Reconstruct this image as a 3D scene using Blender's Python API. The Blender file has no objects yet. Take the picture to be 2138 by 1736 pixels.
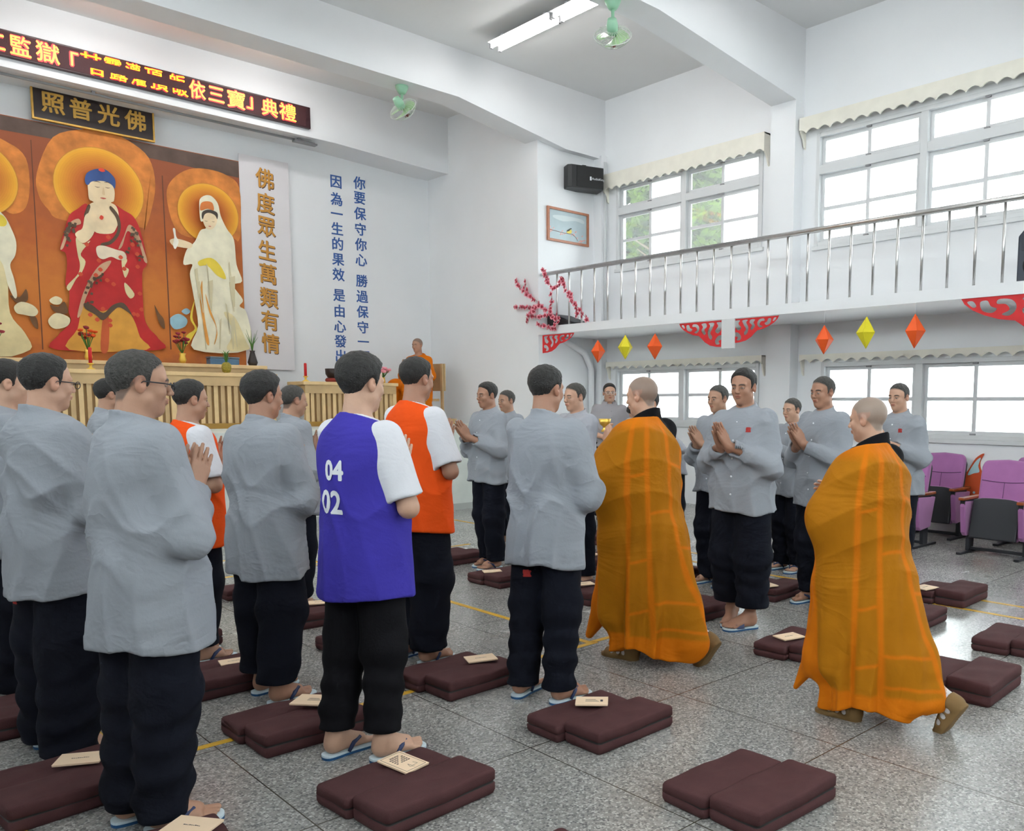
import bpy, bmesh, math, random
import numpy as np
from mathutils import Vector, Matrix
from mathutils.bvhtree import BVHTree

sc = bpy.context.scene
COL = sc.collection
R = math.radians
rnd = random.Random(7)

# ------------------------------------------------------------------ camera
IW, IH = 2138, 1736
FPX, PPX, PPY = 1772.9, 1285.3, 1021.0
YAW, PITCH, ROLL = 0.7813, -0.1003, 0.0036
fw = Vector((math.sin(YAW) * math.cos(PITCH), math.cos(YAW) * math.cos(PITCH), math.sin(PITCH)))
rt = Vector((math.cos(YAW), -math.sin(YAW), 0))
up = rt.cross(fw)
rt2 = rt * math.cos(ROLL) + up * math.sin(ROLL)
up2 = up * math.cos(ROLL) - rt * math.sin(ROLL)
cam = bpy.data.cameras.new('camera')
cam.sensor_fit = 'HORIZONTAL'
cam.sensor_width = 36
cam.lens = FPX / IW * 36
cam.shift_x = (IW / 2 - PPX) / IW
cam.shift_y = (PPY - IH / 2) / IW
cam.clip_start = 0.05
co = bpy.data.objects.new('camera', cam)
COL.objects.link(co)
M = Matrix((rt2, up2, -fw)).transposed().to_4x4()
M.translation = (0, 0, 1.5)
co.matrix_world = M
sc.camera = co

# ------------------------------------------------------------------ view, world
sc.view_settings.view_transform = 'Standard'
sc.view_settings.look = 'None'
sc.view_settings.exposure = 1.22
sc.view_settings.gamma = 1.0
sc.view_settings.use_curve_mapping = False
sc.cycles.use_denoising = True
sc.cycles.max_bounces = 6
sc.cycles.diffuse_bounces = 4
sc.cycles.glossy_bounces = 3
sc.cycles.transparent_max_bounces = 12
sc.cycles.transmission_bounces = 4
sc.cycles.sample_clamp_indirect = 6.0
sc.cycles.use_adaptive_sampling = True
sc.cycles.adaptive_threshold = 0.03
sc.cycles.caustics_reflective = False
sc.cycles.caustics_refractive = False
SKY_STRENGTH = 6.0
TUBE_STRENGTH = 16.0
wd = bpy.data.worlds.new('overcast_sky')
sc.world = wd
wd.use_nodes = True
bgn = wd.node_tree.nodes['Background']
bgn.inputs[0].default_value = (0.93, 0.97, 1.0, 1)
bgn.inputs[1].default_value = SKY_STRENGTH

# ------------------------------------------------------------------ helpers
def s2l(c):
    return tuple(((v / 255) / 12.92 if v / 255 <= 0.04045 else ((v / 255 + 0.055) / 1.055) ** 2.4) for v in c)


def mat(name, col, rough=0.6, metal=0.0, bump=0.0, bscale=60.0, var=0.0, vscale=6.0, emit=None, estr=0.0, spec=0.5, attr=None, coord='Object', sheen=0.0, crease=0.0, cscale=2.6):
    m = bpy.data.materials.new(name)
    m.use_nodes = True
    nt = m.node_tree
    b = nt.nodes['Principled BSDF']
    b.inputs['Base Color'].default_value = (*col, 1)
    b.inputs['Roughness'].default_value = rough
    b.inputs['Metallic'].default_value = metal
    b.inputs['Specular IOR Level'].default_value = spec
    if sheen:
        b.inputs['Sheen Weight'].default_value = sheen
    if emit:
        b.inputs['Emission Color'].default_value = (*emit, 1)
        b.inputs['Emission Strength'].default_value = estr
    tc = nt.nodes.new('ShaderNodeTexCoord')
    src = None
    if attr:
        a = nt.nodes.new('ShaderNodeAttribute')
        a.attribute_name = attr
        src = a.outputs['Color']
        nt.links.new(src, b.inputs['Base Color'])
    if var:
        n = nt.nodes.new('ShaderNodeTexNoise')
        n.inputs['Scale'].default_value = vscale
        n.inputs['Detail'].default_value = 4
        nt.links.new(tc.outputs[coord], n.inputs['Vector'])
        mr = nt.nodes.new('ShaderNodeMapRange')
        mr.inputs['From Min'].default_value = 0.3
        mr.inputs['From Max'].default_value = 0.7
        mr.inputs['To Min'].default_value = 1 - var
        mr.inputs['To Max'].default_value = 1 + var
        nt.links.new(n.outputs['Fac'], mr.inputs['Value'])
        mx = nt.nodes.new('ShaderNodeVectorMath')
        mx.operation = 'SCALE'
        if src:
            nt.links.new(src, mx.inputs[0])
        else:
            mx.inputs[0].default_value = col
        nt.links.new(mr.outputs['Result'], mx.inputs['Scale'])
        nt.links.new(mx.outputs[0], b.inputs['Base Color'])
    if bump:
        n2 = nt.nodes.new('ShaderNodeTexNoise')
        n2.inputs['Scale'].default_value = bscale
        n2.inputs['Detail'].default_value = 5
        nt.links.new(tc.outputs[coord], n2.inputs['Vector'])
        bp = nt.nodes.new('ShaderNodeBump')
        bp.inputs['Strength'].default_value = bump
        bp.inputs['Distance'].default_value = 0.01
        nt.links.new(n2.outputs['Fac'], bp.inputs['Height'])
        nt.links.new(bp.outputs['Normal'], b.inputs['Normal'])
        if crease:      # soft cloth creases
            n3 = nt.nodes.new('ShaderNodeTexNoise')
            n3.inputs['Scale'].default_value = cscale
            n3.inputs['Detail'].default_value = 3
            n3.inputs['Distortion'].default_value = 1.2
            mp = nt.nodes.new('ShaderNodeMapping'); mp.inputs['Scale'].default_value = (1.0, 1.0, 1.5); mp.inputs['Rotation'].default_value = (0.5, 0.4, 0.3)
            nt.links.new(tc.outputs[coord], mp.inputs['Vector']); nt.links.new(mp.outputs[0], n3.inputs['Vector'])
            pp = nt.nodes.new('ShaderNodeMath'); pp.operation = 'PINGPONG'; pp.inputs[1].default_value = .17
            nt.links.new(n3.outputs['Fac'], pp.inputs[0])
            b3 = nt.nodes.new('ShaderNodeBump'); b3.inputs['Strength'].default_value = crease; b3.inputs['Distance'].default_value = 0.12
            nt.links.new(pp.outputs[0], b3.inputs['Height']); nt.links.new(b3.outputs['Normal'], bp.inputs['Normal'])
    return m


class MB:
    """collects geometry for one mesh object"""
    def __init__(s):
        s.v, s.f, s.mi, s.sm = [], [], [], []

    def add(s, vs, fs, mi=0, smooth=False):
        o = len(s.v)
        s.v += [tuple(p) for p in vs]
        for f in fs:
            s.f.append([i + o for i in f])
            s.mi.append(mi)
            s.sm.append(smooth)
        return s

    def box(s, lo, hi, mi=0, M=None):
        x0, y0, z0 = lo
        x1, y1, z1 = hi
        vs = [Vector(p) for p in ((x0, y0, z0), (x1, y0, z0), (x1, y1, z0), (x0, y1, z0), (x0, y0, z1), (x1, y0, z1), (x1, y1, z1), (x0, y1, z1))]
        if M is not None:
            vs = [M @ p for p in vs]
        return s.add(vs, [(0, 3, 2, 1), (4, 5, 6, 7), (0, 1, 5, 4), (1, 2, 6, 5), (2, 3, 7, 6), (3, 0, 4, 7)], mi)

    def tube(s, pts, r, n=10, mi=0, caps=True, smooth=True, flat=1.0):
        pts = [Vector(p) for p in pts]
        rs = r if isinstance(r, (list, tuple)) else [r] * len(pts)
        rings = []
        ref = None
        for i, p in enumerate(pts):
            t = (pts[min(i + 1, len(pts) - 1)] - pts[max(i - 1, 0)]).normalized()
            if ref is None:
                ref = Vector((0, 0, 1)) if abs(t.z) < 0.9 else Vector((1, 0, 0))
            a = (ref - t * ref.dot(t)).normalized()
            ref = a
            b = t.cross(a)
            rings.append([p + (a * math.cos(2 * math.pi * k / n) * flat + b * math.sin(2 * math.pi * k / n)) * rs[i] for k in range(n)])
        vs = [q for ring in rings for q in ring]
        fs = []
        for i in range(len(pts) - 1):
            for k in range(n):
                a0, a1 = i * n + k, i * n + (k + 1) % n
                fs.append((a0, a1, a1 + n, a0 + n))
        s.add(vs, fs, mi, smooth)
        if caps:
            o = len(s.v) - len(vs)
            s.f.append([o + k for k in range(n)][::-1]); s.mi.append(mi); s.sm.append(False)
            o2 = o + (len(pts) - 1) * n
            s.f.append([o2 + k for k in range(n)]); s.mi.append(mi); s.sm.append(False)
        return s

    def lathe(s, prof, n=20, M=None, mi=0, smooth=True):
        vs, fs = [], []
        for (r, z) in prof:
            for k in range(n):
                p = Vector((r * math.cos(2 * math.pi * k / n), r * math.sin(2 * math.pi * k / n), z))
                vs.append(M @ p if M is not None else p)
        for i in range(len(prof) - 1):
            for k in range(n):
                a0, a1 = i * n + k, i * n + (k + 1) % n
                fs.append((a0, a1, a1 + n, a0 + n))
        fs.append(tuple(range(n))[::-1])
        fs.append(tuple((len(prof) - 1) * n + k for k in range(n)))
        return s.add(vs, fs, mi, smooth)

    def prism(s, poly, axis, c0, c1, mi=0):
        """poly: 2D points; axis: extrusion axis 0,1,2; poly coords fill the other two axes in order"""
        def P(p, c):
            q = [p[0], p[1]]
            q.insert(axis, c)
            return q
        n = len(poly)
        vs = [P(p, c0) for p in poly] + [P(p, c1) for p in poly]
        fs = [tuple(range(n))[::-1], tuple(range(n, 2 * n))] + [(i, (i + 1) % n, (i + 1) % n + n, i + n) for i in range(n)]
        return s.add(vs, fs, mi)

    def build(s, name, mats, parent=None, bevel=0.0, seg=2, kind=None, fixn=True):
        me = bpy.data.meshes.new(name)
        me.from_pydata(s.v, [], s.f)
        for m in (mats if isinstance(mats, (list, tuple)) else [mats]):
            me.materials.append(m)
        me.polygons.foreach_set('material_index', s.mi)
        me.polygons.foreach_set('use_smooth', s.sm)
        if fixn:
            bm = bmesh.new(); bm.from_mesh(me)
            bmesh.ops.recalc_face_normals(bm, faces=bm.faces)
            bm.to_mesh(me); bm.free()
        o = bpy.data.objects.new(name, me)
        COL.objects.link(o)
        if parent:
            o.parent = parent
        if kind:
            o['kind'] = kind
        if bevel:
            md = o.modifiers.new('bevel', 'BEVEL')
            md.width = bevel; md.segments = seg; md.limit_method = 'ANGLE'; md.angle_limit = R(40)
            md.harden_normals = False
        return o


def tag(o, label, cat, group=None):
    o['label'] = label
    o['category'] = cat
    if group:
        o['group'] = group
    return o


def empty(name, loc, rz=0.0, label=None, cat=None, group=None):
    o = bpy.data.objects.new(name, None)
    o.empty_display_size = 0.1
    o.location = loc
    o.rotation_euler = (0, 0, rz)
    COL.objects.link(o)
    if label:
        tag(o, label, cat, group)
    return o


def copy_tree(o, parent=None):
    c = o.copy()
    COL.objects.link(c)
    c.parent = parent
    for ch in list(o.children):
        copy_tree(ch, c)
    return c


def text_data(body, size, offset=0.0, extrude=0.0):
    bold, offset = offset, 0.0
    cu = bpy.data.curves.new('lettering', 'FONT')
    cu.body = body; cu.size = size; cu.offset = offset; cu.extrude = extrude
    cu.resolution_u = 3
    cu.align_x = 'CENTER'
    o = bpy.data.objects.new('lettering', cu)
    COL.objects.link(o)
    bpy.context.view_layer.update()
    me = bpy.data.meshes.new_from_object(o.evaluated_get(bpy.context.evaluated_depsgraph_get()))
    bpy.data.objects.remove(o); bpy.data.curves.remove(cu)
    n = len(me.vertices)
    v = np.empty(n * 3); me.vertices.foreach_get('co', v); v = v.reshape(-1, 3)
    f = [tuple(p.vertices) for p in me.polygons]
    bpy.data.meshes.remove(me)
    if n:
        v[:, 0] -= (v[:, 0].min() + v[:, 0].max()) / 2
        v[:, 1] -= (v[:, 1].min() + v[:, 1].max()) / 2
    if bold and n:        # a heavier stroke: the glyph repeated a hair apart
        vs, fs = [v], list(f)
        for i in range(6):
            a = i * math.pi / 3
            vs.append(v + np.array((bold * math.cos(a), bold * math.sin(a), -.0002 * (i + 1))))
            fs += [tuple(q + n * (i + 1) for q in t) for t in f]
        v, f = np.concatenate(vs), fs
    return v, f


def text_on_wall(mb, body, x, z, y, size, offset=0.0, mi=0, sx=1.0, extrude=0.0):
    """lettering standing upright on a wall that faces -Y, centred at (x, z)"""
    v, f = text_data(body, size, offset, extrude)
    mb.add([(x + p[0] * sx, y - p[2], z + p[1]) for p in v], f, mi)


def smooth_poly(p, n=4):
    p = np.array(p); m = len(p); out = []
    for i in range(m):
        a, b, c, d = p[i - 1], p[i], p[(i + 1) % m], p[(i + 2) % m]
        for k in range(n):
            t = k / n
            out.append(0.5 * ((2 * b) + (c - a) * t + (2 * a - 5 * b + 4 * c - d) * t * t + (3 * b - a - 3 * c + d) * t ** 3))
    return [tuple(q) for q in out]


# ------------------------------------------------------------------ materials
M_WALL = mat('wall_paint', (0.81, 0.82, 0.84), 0.6, bump=0.04, bscale=25, var=0.025, vscale=0.9)
M_CEIL = mat('ceiling_paint', (0.77, 0.77, 0.77), 0.8, var=0.03, vscale=0.7)
M_WHITE = mat('white_frame_paint', (0.64, 0.65, 0.66), 0.45)
M_CREAM = mat('cream_valance_paint', (0.80, 0.77, 0.68), 0.6, var=0.04)
M_STEEL = mat('brushed_steel', (0.62, 0.61, 0.60), 0.28, metal=1.0, var=0.06, vscale=20)
M_BLACKP = mat('black_plastic', (0.018, 0.018, 0.02), 0.5, bump=0.08, bscale=250)
M_GREY = mat('grey_fixture', (0.25, 0.25, 0.26), 0.5)
M_FANGREEN = mat('pale_green_plastic', (0.30, 0.55, 0.38), 0.35)
M_FANBLADE = mat('green_fan_blade', (0.42, 0.62, 0.34), 0.3)
M_WIRE = mat('chromed_wire', (0.62, 0.66, 0.62), 0.3)
M_TUBE = mat('lit_tube', (1, 1, 1), 0.5, emit=(1, 0.98, 0.95), estr=TUBE_STRENGTH)
M_BROWN = mat('brown_cushion_cloth', s2l((80, 52, 53)), 0.85, bump=0.25, bscale=350, var=0.1, vscale=9, spec=.15)
M_ZIP = mat('dark_zip', (0.012, 0.01, 0.01), 0.6)
M_PAPER = mat('cream_paper', s2l((240, 212, 180)), 0.7, var=0.04)
M_INK = mat('dark_print', (0.05, 0.045, 0.05), 0.8)
M_PURPLE = mat('mauve_upholstery', s2l((165, 105, 160)), 0.85, bump=0.2, bscale=300, var=0.06, sheen=0.3)
M_SEATDARK = mat('dark_chair_shell', (0.018, 0.02, 0.026), 0.5)
M_WOODARM = mat('varnished_armrest', s2l((150, 80, 45)), 0.25, var=0.2, vscale=12)
M_TABLEWOOD = mat('pale_altar_wood', s2l((222, 190, 140)), 0.5, var=0.12, vscale=5)
M_TABLEWOOD2 = mat('tan_altar_panel', s2l((196, 165, 120)), 0.55, var=0.12, vscale=5)
M_GOLDBAR = mat('ochre_trim', s2l((160, 120, 45)), 0.45)
M_RED = mat('red_paper', s2l((205, 32, 36)), 0.6, var=0.05)
M_ORANGEP = mat('orange_card', s2l((238, 92, 28)), 0.6, var=0.04)
M_YELLOWP = mat('yellow_card', s2l((226, 214, 38)), 0.6, var=0.04)
M_YLINE = mat('yellow_floor_tape', s2l((205, 160, 40)), 0.45, var=0.1, vscale=30)
M_PINK = mat('pink_petals', s2l((238, 150, 165)), 0.6)
M_CRIMSON = mat('crimson_centre', s2l((165, 40, 62)), 0.6)
M_LEAF = mat('green_leaf', (0.07, 0.2, 0.03), 0.5, var=0.4, vscale=3)
M_BARK = mat('tree_bark', (0.09, 0.06, 0.04), 0.9, bump=0.5, bscale=20)
M_SKIN = mat('skin', (0.5, 0.3, 0.2), 0.5, attr='Col', bump=0.05, bscale=120, var=0.04, vscale=30)
M_HAIR = mat('black_hair', (0.012, 0.011, 0.01), 0.5, bump=0.9, bscale=160, var=0.3, vscale=60)
M_HAIRG = mat('greying_hair', (0.045, 0.042, 0.038), 0.6, bump=0.9, bscale=160, var=0.4, vscale=90)
M_GREYSHIRT = mat('grey_cotton', s2l((146, 150, 157)), 0.85, bump=0.12, bscale=90, var=0.03, vscale=4, spec=.2, crease=.26)
M_GREYPALE = mat('pale_grey_cotton', s2l((160, 162, 170)), 0.85, bump=0.12, bscale=90, var=0.03, vscale=4, crease=.26)
M_NAVY = mat('navy_cloth', s2l((19, 22, 32)), 0.9, bump=0.12, bscale=120, var=0.1, crease=.22, spec=.15)
M_BLACKC = mat('black_cloth', s2l((20, 20, 24)), 0.9, bump=0.12, bscale=120, var=0.1, spec=.15)
M_BLUEV = mat('royal_blue_cloth', s2l((64, 56, 160)), 0.8, bump=0.1, bscale=120, var=0.05, crease=.16, spec=.15)
M_ORANGEV = mat('orange_cloth', s2l((232, 82, 22)), 0.8, bump=0.1, bscale=120, var=0.05, crease=.18, spec=.15)
M_WHITEC = mat('white_cotton', (0.66, 0.66, 0.70), 0.85, bump=0.1, bscale=120, crease=.2, spec=.15)
M_ROBE = mat('saffron_robe', (0.6, 0.3, 0.03), 0.75, attr='Col', bump=0.12, bscale=80, var=0.06, vscale=8, spec=.12, crease=.24, cscale=2.4)
M_SANDALB = mat('blue_rubber', s2l((30, 82, 130)), 0.6)
M_SANDALW = mat('pale_blue_rubber', s2l((205, 222, 230)), 0.6)
M_STRAP = mat('dark_blue_strap', s2l((32, 48, 88)), 0.5)
M_TANSHOE = mat('tan_shoe', s2l((120, 92, 52)), 0.75, bump=0.15, bscale=90, var=0.1)
M_SOCK = mat('pale_sock', (0.62, 0.6, 0.6), 0.9)
M_GLASSES = mat('dark_spectacle_frame', (0.02, 0.02, 0.025), 0.3)
M_GOLD = mat('polished_gold', s2l((235, 195, 90)), 0.3, metal=0.7)
M_PRINTW = mat('white_print', (0.75, 0.77, 0.82), 0.7)
M_PRINTR = mat('red_print', s2l((170, 40, 35)), 0.7)


def glass_mat(name, haze):
    m = bpy.data.materials.new(name); m.use_nodes = True
    nt = m.node_tree; nt.nodes.clear()
    out = nt.nodes.new('ShaderNodeOutputMaterial')
    tr = nt.nodes.new('ShaderNodeBsdfTransparent')
    tr.inputs[0].default_value = (0.93, 0.96, 0.95, 1)
    gl = nt.nodes.new('ShaderNodeBsdfGlossy'); gl.inputs['Roughness'].default_value = 0.03
    tl = nt.nodes.new('ShaderNodeBsdfTranslucent'); tl.inputs[0].default_value = (0.9, 0.92, 0.92, 1)
    fr = nt.nodes.new('ShaderNodeFresnel'); fr.inputs[0].default_value = 1.3
    m1 = nt.nodes.new('ShaderNodeMixShader'); m2 = nt.nodes.new('ShaderNodeMixShader')
    m1.inputs[0].default_value = haze
    nt.links.new(tr.outputs[0], m1.inputs[1]); nt.links.new(tl.outputs[0], m1.inputs[2])
    nt.links.new(fr.outputs[0], m2.inputs[0]); nt.links.new(m1.outputs[0], m2.inputs[1]); nt.links.new(gl.outputs[0], m2.inputs[2])
    nt.links.new(m2.outputs[0], out.inputs[0])
    return m


M_GLASS = glass_mat('clear_window_glass', 0.04)
M_FROST = glass_mat('hazy_window_glass', 0.55)


def floor_mat():
    m = bpy.data.materials.new('terrazzo'); m.use_nodes = True
    nt = m.node_tree; b = nt.nodes['Principled BSDF']; L = nt.links
    tc = nt.nodes.new('ShaderNodeTexCoord')
    vo = nt.nodes.new('ShaderNodeTexVoronoi'); vo.inputs['Scale'].default_value = 105
    L.new(tc.outputs['Object'], vo.inputs['Vector'])
    rp = nt.nodes.new('ShaderNodeValToRGB')
    e = rp.color_ramp.elements
    e[0].position = 0.0; e[0].color = (0.13, 0.13, 0.135, 1)
    e[1].position = 1.0; e[1].color = (0.54, 0.53, 0.51, 1)
    for p, c in ((0.18, (0.16, 0.16, 0.162, 1)), (0.3, (0.25, 0.245, 0.235, 1)), (0.62, (0.31, 0.305, 0.29, 1)), (0.75, (0.42, 0.41, 0.39, 1))):
        x = e.new(p); x.color = c
    sp = nt.nodes.new('ShaderNodeSeparateColor')
    L.new(vo.outputs['Color'], sp.inputs[0]); L.new(sp.outputs[0], rp.inputs[0])
    vo2 = nt.nodes.new('ShaderNodeTexVoronoi'); vo2.inputs['Scale'].default_value = 105; vo2.feature = 'DISTANCE_TO_EDGE'
    L.new(tc.outputs['Object'], vo2.inputs['Vector'])
    mr = nt.nodes.new('ShaderNodeMapRange'); mr.inputs['From Min'].default_value = 0.03; mr.inputs['From Max'].default_value = 0.12
    L.new(vo2.outputs['Distance'], mr.inputs['Value'])
    mix = nt.nodes.new('ShaderNodeMix'); mix.data_type = 'RGBA'
    mix.inputs['A'].default_value = (0.28, 0.275, 0.26, 1)
    L.new(mr.outputs['Result'], mix.inputs['Factor']); L.new(rp.outputs['Color'], mix.inputs['B'])
    # panel joints, 0.95 m grid
    sx = nt.nodes.new('ShaderNodeSeparateXYZ'); L.new(tc.outputs['Object'], sx.inputs[0])
    prev = None
    for ax, off, gap in (('X', 1.28, 0.98), ('Y', 1.87, 0.93)):
        a = nt.nodes.new('ShaderNodeMath'); a.operation = 'SUBTRACT'; a.inputs[1].default_value = off
        L.new(sx.outputs[ax], a.inputs[0])
        ab = nt.nodes.new('ShaderNodeMath'); ab.operation = 'PINGPONG'; ab.inputs[1].default_value = gap / 2
        L.new(a.outputs[0], ab.inputs[0])
        if prev is None:
            prev = ab
        else:
            mn = nt.nodes.new('ShaderNodeMath'); mn.operation = 'MINIMUM'
            L.new(prev.outputs[0], mn.inputs[0]); L.new(ab.outputs[0], mn.inputs[1]); prev = mn
    lt = nt.nodes.new('ShaderNodeMath'); lt.operation = 'LESS_THAN'; lt.inputs[1].default_value = 0.0028
    L.new(prev.outputs[0], lt.inputs[0])
    # broad stains
    nz = nt.nodes.new('ShaderNodeTexNoise'); nz.inputs['Scale'].default_value = 1.3; nz.inputs['Detail'].default_value = 6
    L.new(tc.outputs['Object'], nz.inputs['Vector'])
    ms = nt.nodes.new('ShaderNodeMapRange'); ms.inputs['From Min'].default_value = 0.3; ms.inputs['From Max'].default_value = 0.7
    ms.inputs['To Min'].default_value = 0.86; ms.inputs['To Max'].default_value = 1.1
    L.new(nz.outputs['Fac'], ms.inputs['Value'])
    sc_ = nt.nodes.new('ShaderNodeVectorMath'); sc_.operation = 'SCALE'
    L.new(mix.outputs['Result'], sc_.inputs[0]); L.new(ms.outputs['Result'], sc_.inputs['Scale'])
    mj = nt.nodes.new('ShaderNodeMix'); mj.data_type = 'RGBA'; mj.inputs['B'].default_value = (0.06, 0.055, 0.04, 1)
    L.new(lt.outputs[0], mj.inputs['Factor']); L.new(sc_.outputs[0], mj.inputs['A'])
    L.new(mj.outputs['Result'], b.inputs['Base Color'])
    rr = nt.nodes.new('ShaderNodeMapRange'); rr.inputs['To Min'].default_value = 0.16; rr.inputs['To Max'].default_value = 0.34
    L.new(nz.outputs['Fac'], rr.inputs['Value']); L.new(rr.outputs['Result'], b.inputs['Roughness'])
    b.inputs['Specular IOR Level'].default_value = 0.55
    return m


M_FLOOR = floor_mat()

# ------------------------------------------------------------------ the room
XW, XS, XC = 9.73, 8.44, 9.54       # window wall, stage side wall / balcony edge, column face
XL, YBACK = -2.4, -6.0              # opposite wall, wall behind the viewer
YF, YB, YST = 10.2, 13.2, 10.0      # wall beside the stage, stage back wall, stage front
ZC, ZST = 6.27, 1.15
SLAB0, SLAB1 = 2.54, 2.66

MB().box((XL - .2, YBACK - .2, -.15), (XW + .2, YB + .2, 0)).build('floor', M_FLOOR, kind='structure')
MB().box((XL - .2, YBACK - .2, ZC), (XW + .2, YB + .2, ZC + .2)).build('ceiling', M_CEIL, kind='structure')


def wall_with_holes(name, axis, c0, c1, u0, u1, z0, z1, holes):
    """wall slab normal to axis between c0 and c1; holes = (ua, ub, za, zb)"""
    us = sorted({u0, u1, *[h[0] for h in holes], *[h[1] for h in holes]})
    zs = sorted({z0, z1, *[h[2] for h in holes], *[h[3] for h in holes]})
    m = MB()
    for i in range(len(us) - 1):
        j = 0
        while j < len(zs) - 1:
            um = (us[i] + us[i + 1]) / 2
            free = lambda k: not any(h[0] < um < h[1] and h[2] < (zs[k] + zs[k + 1]) / 2 < h[3] for h in holes)
            if free(j):
                k = j
                while k + 1 < len(zs) - 1 and free(k + 1):
                    k += 1
                lo = [us[i], zs[j]]; hi = [us[i + 1], zs[k + 1]]
                lo.insert(axis, c0); hi.insert(axis, c1)
                m.box(lo, hi)
                j = k + 1
            else:
                j += 1
    return m.build(name, M_WALL, kind='structure')


# window openings of the window wall: (y0, y1, z0, z1)
WIN = [(7.00, 9.80, 3.62, 4.93), (3.30, 6.17, 3.52, 4.93), (7.00, 9.80, 1.20, 2.06), (3.36, 6.02, 1.10, 2.03),
       (-0.3, 2.55, 3.52, 4.93), (-0.3, 2.55, 1.10, 2.03), (-4.2, -1.2, 3.52, 4.93), (-4.2, -1.2, 1.10, 2.03)]
wall_with_holes('wall_right', 0, XW, XW + .2, YBACK, YB, 0, ZC, WIN)
LWIN = [(y0, y1, z0, z1) for (y0, y1, z0, z1) in WIN if z0 > 3]
wall_with_holes('wall_left', 0, XL - .2, XL, YBACK, YB, 0, ZC, LWIN)
FILL_WIN = [(-1.6, 1.6, 4.2, 5.6), (2.4, 5.4, 4.2, 5.6), (6.0, 9.0, 4.2, 5.6)]  # unseen openings added in the back wall to brighten the beam faces
wall_with_holes('wall_back', 1, YBACK - .2, YBACK, XL, XW, 0, ZC, FILL_WIN)
MB().box((XL - .2, YB, 0), (XW + .2, YB + .2, ZC)).build('wall_stage', M_WALL, kind='structure')
MB().box((XS, YF, 0), (XW, YB, ZC)).build('wall_stage_side', M_WALL, kind='structure')
MB().box((XL, YF, 0), (-1.3, YB, ZC)).build('wall_stage_far_side', M_WALL, kind='structure')
MB().box((-1.3, YST, 0), (XS, YB, ZST)).build('floor_stage', [mat('stage_paint', (0.62, 0.66, 0.62), 0.5, var=0.05)], kind='structure')
MB().box((-1.3, YST - .012, 0), (XS, YST, .09)).build('baseboard_stage', mat('baseboard_paint', (0.42, 0.44, 0.42), 0.5), kind='structure')


def haunched(name, y0, y1, zb, zh, xa, xh0, xh1, xb):
    """ceiling beam with a haunch that drops from zb at xh0 to zh at xh1"""
    poly = [(xa, ZC), (xa, zb), (xh0, zb), (xh1, zh), (xb, zh), (xb, ZC)]
    return MB().prism(poly, 1, y0, y1).build(name, M_WALL, kind='structure')


haunched('trim_1', 10.07, 10.49, 5.65, 5.36, XL, 6.94, 8.9, XW)            # beam over the stage front
haunched('trim_2', 12.56, YB, 5.44, 5.36, -1.3, 6.4, 8.1, XS)              # beam that carries the sign
haunched('trim_3', 6.38, 6.76, 5.64, 5.36, XL, 6.95, 9.54, XW)              # beam of the next bay
haunched('trim_4', 2.75, 3.13, 5.64, 5.36, XL, 6.95, 9.54, XW)
haunched('trim_5', -0.9, -0.5, 5.64, 5.36, XL, 6.95, 9.54, XW)
MB().box((XC, 6.381, 0), (XW, 6.76, 5.36)).build('trim_6', M_WALL, kind='structure')   # column between the windows
MB().box((XC, 2.75, 0), (XW, 3.13, 5.4)).build('trim_7', M_WALL, kind='structure')
MB().box((9.60, 10.02, 0), (XW, YF, 5.4)).build('trim_8', M_WALL, kind='structure')  # corner column
MB().box((XS, YBACK, SLAB0), (XW, YF, SLAB1)).build('floor_balcony', M_WALL, kind='structure')

# terrazzo joints belong to the floor material; the yellow court tape is its own line set
tl = MB()
for lo, hi in (((-1.5, 3.78), (3.6, 3.82)), ((3.54, 3.82), (3.58, 8.9)), ((0.93, 3.2), (0.97, 9.0)), ((-1.5, 4.9), (0.93, 4.94)),
               ((6.13, -3), (6.17, 9.2)), ((6.5, -3), (6.54, 9.2)), ((0.5, 1.5), (0.54, 3.78)), ((-1.0, 7.43), (5.2, 7.47)), ((-1, 8.23), (5.2, 8.27)), ((3.58, 3.80), (3.80, 3.84))):
    tl.box((lo[0], lo[1], 0.0), (hi[0], hi[1], 0.002))
tl.build('trim_9', M_YLINE, kind='structure')


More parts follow.
